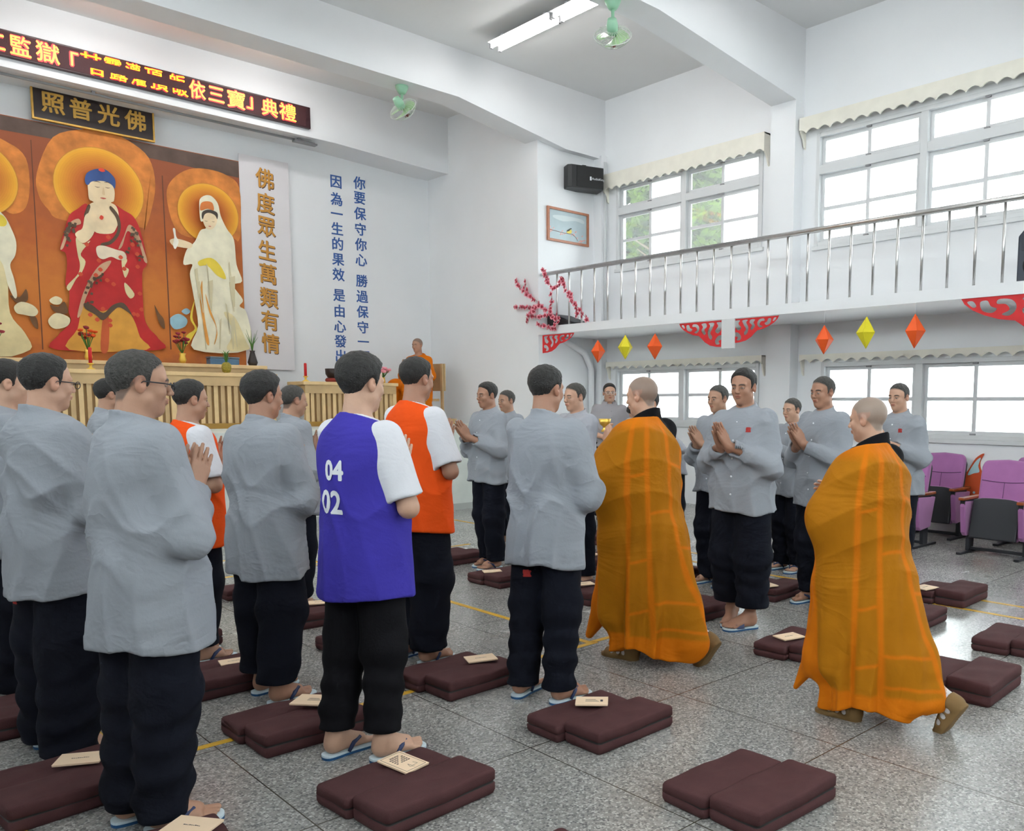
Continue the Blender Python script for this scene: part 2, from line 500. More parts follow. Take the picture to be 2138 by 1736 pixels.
# ------------------------------------------------------------------ windows
def window(idx, y0, y1, z0, z1, upper, frost=(), latch=True):
    ym = (y0 + y1) / 2
    x0, x1 = XW - .02, XW + .09
    fr = MB()
    j = .05
    fr.box((x0, y0, z0), (x1, y0 + j, z1)); fr.box((x0, y1 - j, z0), (x1, y1, z1))
    fr.box((x0, y0 + j, z0), (x1, y1 - j, z0 + j)); fr.box((x0, y0 + j, z1 - j), (x1, y1 - j, z1))
    fr.box((x0, ym - .045, z0 + j), (x1, ym + .045, z1 - j))
    zt = None
    if upper:
        zt = z0 + (z1 - z0) * .635
        fr.box((x0, y0 + j, zt), (x1, ym - .045, zt + .11)); fr.box((x0, ym + .045, zt), (x1, y1 - j, zt + .11))
    w = fr.build('window_%d' % idx, M_WHITE, kind='structure', bevel=.004)
    k = 0
    for a, b in ((y0 + j, ym - .045), (ym + .045, y1 - j)):
        rows = [(z0 + j, zt if upper else z1 - j, True)]
        if upper:
            rows.append((zt + .11, z1 - j, False))
        for za, zb, munt in rows:
            mid = (a + b) / 2
            for s, (sa, sb) in enumerate(((a, mid + .02), (mid - .02, b))):
                sx = XW + (.015 if s == 0 else .045)
                f = MB(); t = .045
                f.box((sx, sa, za), (sx + .025, sa + t, zb)); f.box((sx, sb - t, za), (sx + .025, sb, zb))
                f.box((sx, sa + t, za), (sx + .025, sb - t, za + t)); f.box((sx, sa + t, zb - t), (sx + .025, sb - t, zb))
                if munt:
                    zm = za + (zb - za) * .5
                    f.box((sx + .003, sa + t, zm - .022), (sx + .022, sb - t, zm + .022))
                so = f.build('sash', M_WHITE, w)
                g = MB().box((sx + .01, sa + t, za + t), (sx + .016, sb - t, zb - t))
                g.build('pane', M_FROST if k in frost else M_GLASS, so)
                k += 1
            if latch:
                l = MB()
                l.box((XW - .012, mid - .03, za - .03), (XW + .014, mid + .03, za + .02))
                l.box((XW - .012, mid - .03, zb - .02), (XW + .014, mid + .03, zb + .02))
                l.build('sash_stop', M_GREY, w)
    sill = MB().box((XW - .035, y0 - .03, z0 - .05), (XW + .02, y1 + .03, z0))
    sill.build('sill', M_WHITE, w, bevel=.005)
    return w


window(1, *WIN[0], True, frost=(0, 2, 4, 6))
window(2, *WIN[1], True, frost=(1, 3, 5, 7))
window(3, *WIN[2], False, frost=(0, 1, 2, 3))
window(4, *WIN[3], False, frost=(0, 2, 3))
for i in range(4, 8):
    window(i + 1, *WIN[i], WIN[i][2] > 3, frost=(0, 1), latch=False)
for i, (y0, y1, z0, z1) in enumerate(LWIN):
    f = MB()
    for yy in np.linspace(y0, y1, 5):
        f.box((XL - .1, yy - .03, z0), (XL - .04, yy + .03, z1))
    for zz in (z0, z0 + (z1 - z0) * .64, z1):
        f.box((XL - .1, y0, zz - .03), (XL - .04, y1, zz + .03))
    w = f.build('window_%d' % (9 + i), M_WHITE, kind='structure')
    MB().box((XL - .075, y0, z0), (XL - .07, y1, z1)).build('pane', M_GLASS, w)


for i, (a, b_, z0, z1) in enumerate(FILL_WIN):  # frames and panes of the added light-giving openings behind the viewer
    f = MB()
    for xx in np.linspace(a, b_, 5):
        f.box((xx - .03, YBACK - .1, z0), (xx + .03, YBACK - .04, z1))
    for zz in (z0, z0 + (z1 - z0) * .64, z1):
        f.box((a, YBACK - .1, zz - .03), (b_, YBACK - .04, zz + .03))
    w = f.build('window_%d' % (20 + i), M_WHITE, kind='structure')
    MB().box((a, YBACK - .075, z0), (b_, YBACK - .07, z1)).build('pane', M_GLASS, w)


def valance(y0, y1, z0, z1, label, depth=.12):
    """cream pelmet board with a scalloped lower edge and an end bracket"""
    n = int((y1 - y0) / .02)
    pts = []
    for i in range(n + 1):
        y = y0 + (y1 - y0) * i / n
        pts.append((y, z0 + .05 * abs(math.sin(math.pi * (y - y0) / .17)) ** .8))
    poly = pts + [(y1, z1), (y0, z1)]
    root = empty('window_valance', (XW, (y0 + y1) / 2, z0), 0, label, 'valance')
    yc = (y0 + y1) / 2
    m = MB().prism([(p[0] - yc, p[1] - z0) for p in poly], 0, -depth - .018, -depth)
    m.build('scalloped_board', M_CREAM, root)
    b = MB()
    b.box((-depth, y0 - yc, z1 - z0 - .02), (-.002, y1 - yc, z1 - z0))
    b.build('top_board', M_CREAM, root)
    for y in (y0, y1 - .02):
        h = z1 - z0
        MB().prism([(-depth, 0.02), (-depth, h), (-.002, h), (-.002, -.16), (-.03, -.14), (-.06, -.05)], 1, y - yc, y - yc + .02).build('bracket', M_CREAM, root)
    return root


valance(6.9, 10.0, 4.83, 5.09, 'cream scalloped pelmet above the upper window with green leaves outside')
valance(3.2, 6.36, 4.93, 5.13, 'cream scalloped pelmet above the upper window nearest the viewer')
valance(6.9, 9.95, 2.04, 2.16, 'cream scalloped pelmet above the lower window behind the man in the short-sleeved shirt', .08)
valance(3.25, 6.3, 2.03, 2.14, 'cream scalloped pelmet above the lower window behind the purple seats', .08)

# conduits on the corner column
cd = MB()
cd.tube([(9.66, 10.0, 2.7), (9.66, 10.0, 5.3)], .02)
cd.build('trim_10', M_WHITE, kind='structure')
cd = MB()
cd.tube([(8.9, YF - .03, 2.5), (9.35, YF - .05, 2.3), (9.5, YF - .05, 2.05), (9.52, YF - .05, .02)], .05)
cd.build('trim_11', M_WALL, kind='structure')

# ------------------------------------------------------------------ balcony railing
rail = empty('balcony_railing', (XS + .06, 4, SLAB1), 0, 'steel balcony railing with thin upright bars and a flat handrail', 'railing')
hr = MB().tube([(0, 6.12, .79), (0, -9.0, .79)], .036, 14, flat=.85)
hr.build('handrail', M_STEEL, rail)
MB().tube([(0, 6.2, .79), (0, 6.08, .79)], [.022, .042], 12).build('rail_end', M_WHITE, rail)
bars = []
y = 9.83
while y > -4.5:
    bars.append(y); y -= .272
b0 = MB().tube([(0, 0, .0), (0, 0, .77)], .0145, 8).build('baluster', M_STEEL, rail)
b0.location = (0, bars[0] - 4, 0)
for y in bars[1:26]:
    c = b0.copy(); COL.objects.link(c); c.location = (0, y - 4, 0)
# the stretch of bars past the picture's edge
ob = MB()
for y in bars[26:]:
    ob.tube([(0, y - 4, 0), (0, y - 4, .775)], .011, 6)
o = ob.build('baluster_run', M_STEEL, rail); o['kind'] = 'stuff'

# ------------------------------------------------------------------ tube lamps and fans
def tube_lamp(x, y, z, label, group=None, along='y'):
    rz = 0 if along == 'y' else R(90)
    r = empty('ceiling_lamp', (x, y, z), rz, label, 'ceiling lamp', group)
    MB().prism([(-.15, .0), (-.06, .06), (.06, .06), (.15, .0), (.13, .012), (-.13, .012)], 1, -.6, .6).build('reflector', M_WHITE, r)
    if z < ZC - .07:
        MB().box((-.03, -.45, .06), (.03, -.40, ZC - z)).box((-.03, .40, .06), (.03, .45, ZC - z)).build('mounting', M_WHITE, r)
    for s in (-1, 1):
        t = MB().tube([(s * .07, -.585, -.025), (s * .07, .585, -.025)], .019, 12)
        t.build('tube', M_TUBE, r)
        sk = MB()
        for e in (-1, 1):
            sk.box((s * .07 - .02, e * .6 - .014, -.05), (s * .07 + .02, e * .6 + .014, .02))
        sk.build('tube_socket', M_GREY, r)
    return r


tube_lamp(7.1, 8.83, 6.17, 'lit twin-tube ceiling lamp next to the stage beam')
tube_lamp(7.1, 7.58, 6.17, 'lit twin-tube ceiling lamp behind the green fan, cut by the top edge')
for x, y in ((1.0, 8.8), (1.0, 5.0), (4.0, 5.0), (7.1, 5.0), (1.0, 1.2), (7.1, 1.2), (4.0, 1.2), (4.0, -3), (1, -3), (7.1, -3)):
    tube_lamp(x, y, 6.17, 'lit twin-tube lamp on the hall ceiling beyond the picture', 'hall ceiling lamps out of frame')
for x in (0.6, 3.0, 5.2):
    tube_lamp(x, 11.4, 6.17, 'lit twin-tube lamp over the stage behind the front beam', 'stage lamps behind the beam', 'x')


def ceiling_fan(x, y, z, rz, tilt, label, drop=.0):
    r = empty('ceiling_fan', (x, y, z), rz, label, 'fan')
    mt = MB()
    mt.lathe([(.085, 0), (.085, -.02), (.06, -.07), (.04, -.10)], 18)
    mt.build('ceiling_mount', M_FANGREEN, r)
    MB().tube([(0, 0, -.09), (.0, 0, -.16 - drop), (.05, 0, -.20 - drop)], .018, 10).build('arm', M_FANGREEN, r)
    T = Matrix.Translation((.07, 0, -.22 - drop)) @ Matrix.Rotation(tilt, 4, 'Y')
    MB().lathe([(.03, -.10), (.055, -.08), (.06, .0), (.045, .06)], 18, T).build('motor', M_FANGREEN, r)
    g = MB()
    for k in range(28):
        a = 2 * math.pi * k / 28
        ring = [(.04, -.205), (.11, -.19), (.17, -.15), (.195, -.11), (.17, -.07), (.10, -.05), (.05, -.05)]
        g.tube([T @ Vector((q * math.cos(a), q * math.sin(a), zz)) for q, zz in ring], .0024, 4, caps=False)
    for q, zz in ((.195, -.11), (.12, -.187)):
        g.tube([T @ Vector((q * math.cos(a), q * math.sin(a), zz)) for a in np.linspace(0, 2 * math.pi, 33)], .0045, 5, caps=False)
    g.build('wire_guard', M_WIRE, r)
    for k in range(3):
        a0 = 2 * math.pi * k / 3 + .4
        vs, fs = [], []
        for i in range(7):
            rr = .03 + .145 * i / 6
            for j in range(5):
                aa = a0 + (j / 4 - .5) * (1.85 - .25 * abs(i - 4) / 4)
                vs.append(T @ Vector((rr * math.cos(aa), rr * math.sin(aa), -.12 + (j / 4 - .5) * .05)))
        for i in range(6):
            for j in range(4):
                q = i * 5 + j
                fs.append((q, q + 1, q + 6, q + 5))
        bo = MB().add(vs, fs, 0, True).build('blade', M_FANBLADE, r)
        md = bo.modifiers.new('t', 'SOLIDIFY'); md.thickness = .003
    MB().lathe([(.036, -.215), (.036, -.20), (.03, -.198)], 16, T).build('badge', mat('red_badge', s2l((140, 60, 60)), .4) if 'red_badge' not in bpy.data.materials else bpy.data.materials['red_badge'], r)
    return r


ceiling_fan(6.20, 10.28, 5.65, R(195), R(52), 'green wire-guard fan under the stage front beam')
ceiling_fan(6.45, 6.57, 5.64, R(222), R(48), 'green wire-guard fan beside the lit ceiling lamp', .06)

# ------------------------------------------------------------------ stage: sign, plaque, banners, wall lettering
YS = 12.50
sign = empty('scrolling_sign', (3.2, YS, 5.70), 0, 'long red-and-yellow lit LED sign on the stage beam', 'LED sign')
M_SIGNBOX = mat('dark_sign_housing', (0.035, 0.008, 0.012), 0.4)
M_LED = mat('lit_yellow_led', (1, .7, .1), .5, emit=(1.0, 0.66, 0.06), estr=.5)
M_LEDR = mat('lit_red_led', (1, .05, .05), .5, emit=(1.0, 0.03, 0.06), estr=.5)
MB().box((-3.0, 0, -.155), (2.79, .06, .15)).build('housing', M_SIGNBOX, sign, bevel=.006)
MB().box((-3.0, -.004, -.135), (2.72, .0, .13)).build('display', mat('unlit_led_matrix', (0.05, 0.008, 0.012), 0.6, bump=.4, bscale=120), sign)
for ch, x0, x1, kind in (('山', 1.5, 1.74, 0), ('仁', 2.03, 2.262, 0), ('監', 2.29, 2.517, 0), ('獄', 2.546, 2.812, 0), ('「', 2.90, 3.02, 0), ('甘', 3.046, 3.293, 1), ('露', 3.304, 3.526, 1),
                         ('灌', 3.548, 3.738, 1), ('頂', 3.772, 4.003, 1), ('皈', 4.061, 4.27, 2), ('依', 4.282, 4.51, 0), ('三', 4.528, 4.756, 0),
                         ('寶', 4.775, 5.043, 0), ('」', 5.04, 5.15, 0), ('典', 5.251, 5.506, 0), ('禮', 5.506, 5.776, 0)):
    mb = MB()
    for mi_, off, yy in ((0, .002, -.012), (1, .016, -.006)):
        v, f = text_data(ch, .245, off)
        w = v[:, 0].max() - v[:, 0].min()
        sx = (x1 - x0) * .93 / w if ch not in '「」' else 1.0
        xc = (x0 + x1) / 2 - 3.2
        if kind == 0:
            mb.add([(xc + p[0] * sx, yy - p[2], p[1]) for p in v], f, mi_)
            continue
        for s in (1, -1):        # characters caught mid-roll: two halves pulled apart
            bm = bmesh.new()
            vs = [bm.verts.new((p[0], p[1], 0)) for p in v]
            for q in f:
                try:
                    bm.faces.new([vs[i] for i in q])
                except ValueError:
                    pass
            bmesh.ops.bisect_plane(bm, geom=bm.verts[:] + bm.edges[:] + bm.faces[:], plane_co=(0, s * .012, 0), plane_no=(0, -s, 0), clear_outer=True)
            bm.verts.index_update()
            dx = (-.03 if s > 0 else .03) * (1 if kind == 1 else .5)
            mb.add([(xc + q.co.x * sx + dx, yy, q.co.y * .72 + s * .045) for q in bm.verts], [[w_.index for w_ in fa.verts] for fa in bm.faces], mi_)
            bm.free()
    mb.build('lit_character', [M_LED, M_LEDR], sign, fixn=False)

plq = empty('name_plaque', (3.305, 13.12, 5.29), 0, 'dark framed plaque with four gold characters above the painted banner', 'plaque')
M_PLQ = mat('dark_lacquer', s2l((38, 26, 26)), .35)
M_GILT = mat('gilt_lettering', s2l((205, 160, 72)), .45, metal=.25, var=.12, vscale=14)
MB().box((-.695, -.03, -.22), (.695, 0, .22)).build('board', M_PLQ, plq)
f = MB()
for a in ((-.71, -.045, -.235, .71, 0, -.215), (-.71, -.045, .215, .71, 0, .235), (-.71, -.045, -.215, -.69, 0, .215), (.69, -.045, -.215, .71, 0, .215)):
    f.box(a[:3], a[3:])
f.build('frame', M_GILT, plq)
for ch, x in (('照', -.475), ('普', -.165), ('光', .155), ('佛', .475)):
    t = MB()
    text_on_wall(t, ch, x, 0, -.034, .27, .006, extrude=.004)
    t.build('gold_character', M_GILT, plq, fixn=False)

# rods that carry the banners
rod = empty('banner_rod', (3.2, 12.72, 5.405), 0, 'thin grey rod under the stage beam that the banners hang from', 'rod')
MB().tube([(-3.5, 0, 0), (2.95, 0, 0)], .018, 8).build('pole', M_GREY, rod)
b = MB()
for x in (-2.4, 0, 2.7):
    b.box((x - .02, -.02, -.01), (x + .02, .02, .034))
b.box((2.62, -.05, -.03), (2.97, .05, -.005))
b.build('bracket', M_GREY, rod)

ART={
'halo_c':[(3.306,4.347),(2.793,4.257),(3.853,4.443),(3.302,4.82)],
'halo_r':[(4.69,4.242),(4.273,4.199),(5.122,4.229),(4.691,4.624)],
'halo_l':[(2.098,4.153),(2.388,4.215)],
'hair':[(3.143,4.42),(3.175,4.498),(3.27,4.561),(3.384,4.578),(3.466,4.521),(3.501,4.454),(3.49,4.348),(3.45,4.393),(3.357,4.422),(3.225,4.394),(3.181,4.345),(3.149,4.35)],
'face':[(3.177,4.365),(3.234,4.4),(3.357,4.428),(3.45,4.397),(3.485,4.315),(3.471,4.187),(3.439,4.161),(3.408,4.11),(3.33,4.064),(3.265,4.087),(3.221,4.136),(3.179,4.16),(3.172,4.262)],
'chest':[(3.23,4.127),(3.419,4.154),(3.503,4.109),(3.521,3.964),(3.484,3.832),(3.418,3.749),(3.247,3.736),(3.195,3.811),(3.145,3.928),(3.161,4.054)],
'robe':[(3.154,4.094),(3.04,4.014),(2.944,3.918),(2.88,3.725),(2.813,3.472),(2.873,3.428),(2.883,3.276),(2.852,3.026),(2.892,2.927),(2.87,2.677),(2.891,2.554),(2.813,2.445),(2.736,2.357),(2.708,2.17),(3.943,2.226),(3.94,2.382),(3.833,2.509),(3.778,2.637),(3.767,2.833),(3.777,3.27),(3.837,3.385),(3.831,3.558),(3.775,3.852),(3.703,4.013),(3.589,4.08),(3.438,4.14),(3.481,3.853),(3.323,3.746),(3.178,3.85)],
'skirt':[(3.049,2.774),(3.271,2.708),(3.489,2.832),(3.637,2.627),(3.706,2.391),(3.778,2.219),(2.853,2.176),(2.959,2.454),(3.007,2.666)],
'sash':[(3.268,2.644),(3.335,2.648),(3.306,2.197),(3.216,2.193)],
'hand':[(3.124,3.945),(3.213,3.98),(3.236,3.817),(3.178,3.664),(3.072,3.577),(2.995,3.67),(3.025,3.725),(3.082,3.774)],
'bowl':[(3.232,3.546),(3.315,3.577),(3.466,3.544),(3.562,3.524),(3.587,3.442),(3.498,3.41),(3.403,3.441),(3.305,3.398),(3.241,3.432)],
'cuffL':[(3.002,3.64),(3.081,3.568),(3.167,3.621),(3.046,3.439),(3.097,3.342),(3.043,3.19),(2.974,3.1),(2.893,2.948),(2.869,3.007),(2.996,3.165),(3.03,3.293),(3.01,3.435)],
'cuffR':[(3.541,3.5),(3.596,3.422),(3.562,3.332),(3.61,3.294),(3.565,3.182),(3.538,3.244),(3.525,3.371)],
'drop':[(3.552,3.117),(3.663,2.976),(3.611,2.907),(3.555,2.988)],
'trim1':[(3.436,4.109),(3.517,4.006),(3.539,3.861),(3.504,3.729),(3.411,3.611),(3.295,3.575),(3.297,3.607),(3.394,3.651),(3.476,3.757),(3.501,3.866),(3.478,3.979),(3.415,4.074)],
'trim2':[(3.042,3.888),(2.939,3.815),(2.866,3.621),(2.817,3.472),(2.85,3.487),(2.902,3.626),(2.963,3.768),(3.066,3.824)],
'trim3':[(3.639,3.897),(3.734,3.825),(3.795,3.64),(3.846,3.429),(3.805,3.435),(3.764,3.614),(3.7,3.735),(3.615,3.808),(3.546,3.607),(3.495,3.558),(3.572,3.738)],
'trim4':[(3.4,3.388),(3.264,3.319),(3.142,3.138),(3.037,2.898),(2.964,2.621),(3.005,2.645),(3.082,2.882),(3.197,3.123),(3.317,3.241)],
'trim5':[(3.05,2.795),(3.142,2.782),(3.27,2.686),(3.391,2.802),(3.528,2.835),(3.638,2.649),(3.581,2.71),(3.467,2.776),(3.386,2.716),(3.265,2.59),(3.174,2.658),(3.065,2.723)],
'trimL':[(3.163,4.085),(3.109,3.943),(3.136,3.927),(3.189,4.059)],
'veil':[(4.542,4.319),(4.572,4.402),(4.65,4.449),(4.727,4.439),(4.801,4.35),(4.833,4.185),(4.912,4.014),(5.008,3.866),(5.029,3.521),(5.101,3.284),(4.97,3.212),(5.102,3.014),(5.051,2.915),(5.176,2.807),(5.167,2.283),(4.38,2.247),(4.454,2.594),(4.404,3.044),(4.372,3.311),(4.411,3.45),(4.292,3.437),(4.344,3.644),(4.457,3.77),(4.541,3.939),(4.619,3.983),(4.59,4.069),(4.547,4.085)],
'farm':[(4.127,3.749),(4.223,3.783),(4.413,3.742),(4.388,3.672),(4.218,3.672),(4.156,3.686)],
'vase':[(4.174,3.909),(4.204,3.913),(4.212,3.815),(4.242,3.742),(4.195,3.636),(4.166,3.688),(4.186,3.8)],
'gface':[(4.588,4.17),(4.674,4.233),(4.773,4.198),(4.775,4.096),(4.726,3.999),(4.658,3.966),(4.609,4.004),(4.58,4.09)],
'ghair':[(4.567,4.144),(4.585,4.21),(4.675,4.251),(4.785,4.223),(4.781,4.131),(4.75,4.183),(4.673,4.205),(4.61,4.173),(4.581,4.101)],
'crown':[(4.553,4.22),(4.568,4.324),(4.647,4.363),(4.723,4.349),(4.737,4.249),(4.653,4.259)],
'yel1':[(4.5,3.506),(4.668,3.571),(4.798,3.472),(4.87,3.295),(4.747,3.328),(4.619,3.451),(4.508,3.439)],
'rib1':[(4.532,3.238),(4.489,3.006),(4.51,2.712),(4.55,2.37),(4.594,2.349),(4.547,2.714),(4.534,3.01)],
'rib2':[(4.569,3.059),(4.613,2.788),(4.704,2.564),(4.66,2.329),(4.711,2.471),(4.696,2.633),(4.636,2.813)],
'yel2':[(4.422,2.955),(4.346,2.7),(4.404,2.545),(4.291,2.447),(4.242,2.308),(4.296,2.311),(4.401,2.476),(4.437,2.547),(4.378,2.702)],
'yel3':[(4.816,2.803),(4.974,2.745),(5.125,2.4),(5.167,2.283),(4.84,2.268),(4.943,2.532)],
'lf1':[(2.105,3.866),(2.232,3.809),(2.306,3.644),(2.344,3.491),(2.325,3.331),(2.265,3.205),(2.297,3.031),(2.316,2.834),(2.284,2.801),(2.226,2.964),(2.19,3.197),(2.11,3.383)],
'lf2':[(2.072,3.281),(2.202,3.277),(2.231,3.044),(2.231,2.607),(2.37,2.376),(2.418,2.156),(2.006,2.137)],
'lf3':[(2.102,3.808),(2.216,3.806),(2.261,3.735),(2.225,3.671),(2.095,3.691)],
'lot1':[(2.278,2.691),(2.357,2.757),(2.475,2.727),(2.532,2.651),(2.485,2.586),(2.365,2.598),(2.299,2.613)],
'lot2':[(2.64,2.557),(2.734,2.646),(2.875,2.594),(2.851,2.489),(2.723,2.439),(2.654,2.476)],
'lot3':[(2.662,2.804),(2.736,2.861),(2.806,2.826),(2.776,2.762),(2.704,2.756)],
'lot4':[(4.099,2.66),(4.219,2.747),(4.334,2.676),(4.297,2.572),(4.156,2.529)],
'lot5':[(4.263,2.784),(4.33,2.834),(4.382,2.793),(4.326,2.744)],
'lot6':[(3.711,2.501),(3.78,2.461),(3.827,2.398),(3.792,2.286),(3.724,2.348)],
'leaf1':[(2.668,2.743),(2.756,2.73),(2.831,2.798),(2.86,2.655),(2.734,2.646)],
'leaf2':[(2.243,2.827),(2.344,2.816),(2.418,2.923),(2.427,2.783),(2.322,2.734)],
'leaf3':[(3.91,2.845),(3.967,2.739),(4.025,2.655),(4.029,2.521),(3.961,2.606)],
'leaf4':[(2.434,2.603),(2.51,2.568),(2.519,2.426),(2.462,2.483)],
'gap1':[(2.546,4.763),(2.556,4.765),(2.545,2.162),(2.531,2.161)],
'gap2':[(4.057,4.609),(4.07,4.611),(4.077,2.233),(4.06,2.232)],
'flam_c':[(2.618,4.404),(2.817,4.88),(3.167,5.056),(3.391,5.105),(3.693,5.025),(3.942,4.844),(4.007,4.492),(3.927,4.09),(3.836,3.861),(3.757,3.893),(2.887,3.848),(2.716,3.963),(2.621,4.127)],
'flam_r':[(4.146,4.386),(4.24,4.62),(4.459,4.792),(4.722,4.842),(4.989,4.802),(5.179,4.653),(5.18,4.098),(5.113,3.88),(4.999,3.911),(4.46,3.838),(4.231,3.961)],
'flam_l':[(2.152,4.68),(2.349,4.702),(2.508,4.56),(2.532,4.23),(2.474,3.944),(2.334,3.844),(2.205,3.901),(2.106,3.886)],
'topband':[(2.173,5.045),(5.159,5.035),(5.156,4.833),(4.507,4.912),(3.967,4.934),(3.497,4.942),(3.09,4.978),(2.681,4.929),(2.162,4.853)],
'bg':[(2.173,5.045),(5.159,5.035),(5.167,2.283),(2.006,2.137)],
}

pal = {}
def pc(n, c, var=.0):
    if n not in pal:
        pal[n] = (len(pal), mat('print_' + n, s2l(c), .75, var=var, vscale=5))
    return pal[n][0]


def banner_ground():
    """printed ground of the picture: brown above, orange and gold below, with a fleck"""
    m = bpy.data.materials.new('printed_ground'); m.use_nodes = True
    nt = m.node_tree; b = nt.nodes['Principled BSDF']; b.inputs['Roughness'].default_value = .75
    tc = nt.nodes.new('ShaderNodeTexCoord'); sp = nt.nodes.new('ShaderNodeSeparateXYZ')
    nt.links.new(tc.outputs['Generated'], sp.inputs[0])
    nz = nt.nodes.new('ShaderNodeTexNoise'); nz.inputs['Scale'].default_value = 6; nz.inputs['Detail'].default_value = 8
    nt.links.new(tc.outputs['Object'], nz.inputs['Vector'])
    ad = nt.nodes.new('ShaderNodeMath'); ad.operation = 'MULTIPLY_ADD'; ad.inputs[1].default_value = .35
    nt.links.new(nz.outputs['Fac'], ad.inputs[0])
    nt.links.new(sp.outputs['Z'], ad.inputs[2])
    rp = nt.nodes.new('ShaderNodeValToRGB'); e = rp.color_ramp.elements
    e[0].position = .12; e[0].color = (*s2l((176, 96, 52)), 1)
    e[1].position = 1.15 if False else 1.0; e[1].color = (*s2l((150, 82, 52)), 1)
    for p, c in ((.3, (206, 120, 50)), (.5, (206, 124, 52)), (.72, (186, 100, 48))):
        q = e.new(p); q.color = (*s2l(c), 1)
    nt.links.new(ad.outputs[0], rp.inputs[0])
    nt.links.new(rp.outputs[0], b.inputs['Base Color'])
    return m


BX, BY, BZ = 2.9, 13.14, 1.95
ban = empty('painted_banner', (BX, BY, BZ), 0, 'large orange painted banner of three robed saints with halos', 'banner')
pr = MB()
GROUND = 0
pal['ground'] = (0, banner_ground())
layer = [0]
def shape(pts, col, n=4):
    layer[0] += 1
    yy = -.004 - layer[0] * .0006
    q = smooth_poly(pts, n) if n > 1 else pts
    pr.add([(p[0] - BX, yy, p[1] - BZ) for p in q], [tuple(range(len(q)))], col)


def disc(cx_, cz, r, col, r0=0.0, n=48):
    layer[0] += 1
    yy = -.004 - layer[0] * .0006
    vs = [(cx_ + r * math.cos(a) - BX, yy, cz + r * math.sin(a) - BZ) for a in np.linspace(0, 2 * math.pi, n, endpoint=False)]
    pr.add([v for v in vs if True], [tuple(range(n))], col)


pr.box((-.9, -.003, 0), (2.26, .0, 3.09), 0)
def clip(pts, xa=2.01, xb=5.155, zb=1.96):
    return [(min(max(p[0], xa), xb), max(p[1], zb)) for p in pts]
# ground band and flames round the halos
shape([(2.0, 5.03), (5.155, 5.03), (5.155, 4.80), (4.2, 4.84), (3.2, 4.86), (2.0, 4.85)], pc('smoke', (92, 74, 66), .25), 1)
for k in ('flam_c', 'flam_r', 'flam_l'):
    shape(clip(ART[k]), pc('flame', (206, 126, 58), .3))
for (hx, hz, hr, k) in ((3.32, 4.32, .535, 'c'), (4.70, 4.21, .425, 'r'), (1.94, 4.22, .47, 'l')):
    xa = 2.0
    rings = [(hr, (196, 130, 50)), (hr * .985, (232, 172, 62))] + [(hr * (.95 - .05 * i), tuple(int(a + (b - a) * i / 9) for a, b in zip((234, 168, 52), (196, 106, 42)))) for i in range(10)]
    for r_, c_ in rings:
        pts = [(max(hx + r_ * math.cos(a), xa), hz + r_ * math.sin(a)) for a in np.linspace(0, 2 * math.pi, 44, endpoint=False)]
        shape(clip(pts), pc('halo%d' % int(r_ / hr * 100), c_, .04), 1)
for nm, kk, cc in (('leaves', ('leaf1', 'leaf2', 'leaf3', 'leaf4'), (112, 78, 48)), ('lotus', ('lot1', 'lot2', 'lot3'), (226, 214, 176)), ('blue_lotus', ('lot4', 'lot5', 'lot6'), (150, 190, 205))):
    for k in kk:
        shape(clip(ART[k]), pc(nm, cc, .15))
# left saint
shape(clip(ART['lf2']), pc('cream_robe', (222, 208, 160), .12)); shape(clip(ART['lf1']), pc('cream_robe2', (228, 222, 196), .12)); shape(clip(ART['lf3']), pc('yellow_print', (226, 200, 70), .1))
# middle saint
for k, nm, cc in (('robe', 'red_robe', (190, 44, 44)), ('skirt', 'gold_skirt', (216, 158, 66)), ('sash', 'red_sash', (200, 96, 54)), ('chest', 'skin_print', (232, 210, 172)),
                  ('cuffL', 'cream_robe', (222, 208, 160)), ('cuffR', 'cream_robe', (222, 208, 160)), ('drop', 'cream_robe', (222, 208, 160)),
                  ('trimL', 'trim', (92, 74, 58)), ('trim1', 'trim', (92, 74, 58)), ('trim2', 'trim2', (200, 160, 128)), ('trim3', 'trim2', (200, 160, 128)), ('trim4', 'trim2', (200, 160, 128)), ('trim5', 'trim', (92, 74, 58)),
                  ('bowl', 'pale_print', (232, 216, 190)), ('hand', 'skin_print', (232, 210, 172)), ('face', 'skin_print', (232, 210, 172)), ('hair', 'blue_print', (58, 84, 140))):
    shape(clip(ART[k]), pc(nm, cc, .12))
# flecks of the patterned trim
for k in ('trim2', 'trim3', 'trim4'):
    q = np.array(ART[k])
    for i in range(26):
        a = q[rnd.randrange(len(q))]; b_ = q[(rnd.randrange(len(q)))]
        a = q[i % len(q)] * .7 + q[(i + len(q) // 2) % len(q)] * .3
        x, z = a[0] + rnd.uniform(-.02, .02), a[1] + rnd.uniform(-.06, .06)
        shape([(x - .018, z - .01), (x + .01, z - .02), (x + .02, z + .012), (x - .006, z + .02)], pc('trim', (92, 74, 58)), 1)
for i in range(22):
    x, z = 3.0 + rnd.random() * .75, 2.5 + rnd.random() * 1.2
    shape([(x - .03, z), (x, z - .03), (x + .03, z), (x, z + .03)], pc('robe_motif', (204, 80, 52)), 2)
shape([(3.29, 4.545), (3.33, 4.525), (3.37, 4.545), (3.33, 4.575)], pc('red_jewel', (214, 70, 50)))
for (xa, xb, z) in ((3.235, 3.30, 4.325), (3.355, 3.42, 4.335)):     # closed eyes
    shape([(xa, z), ((xa + xb) / 2, z - .012), (xb, z), ((xa + xb) / 2, z - .004)], pc('line', (90, 60, 48)))
    shape([(xa - .01, z + .055), ((xa + xb) / 2, z + .072), (xb + .01, z + .055), ((xa + xb) / 2, z + .062)], pc('line', (90, 60, 48)))
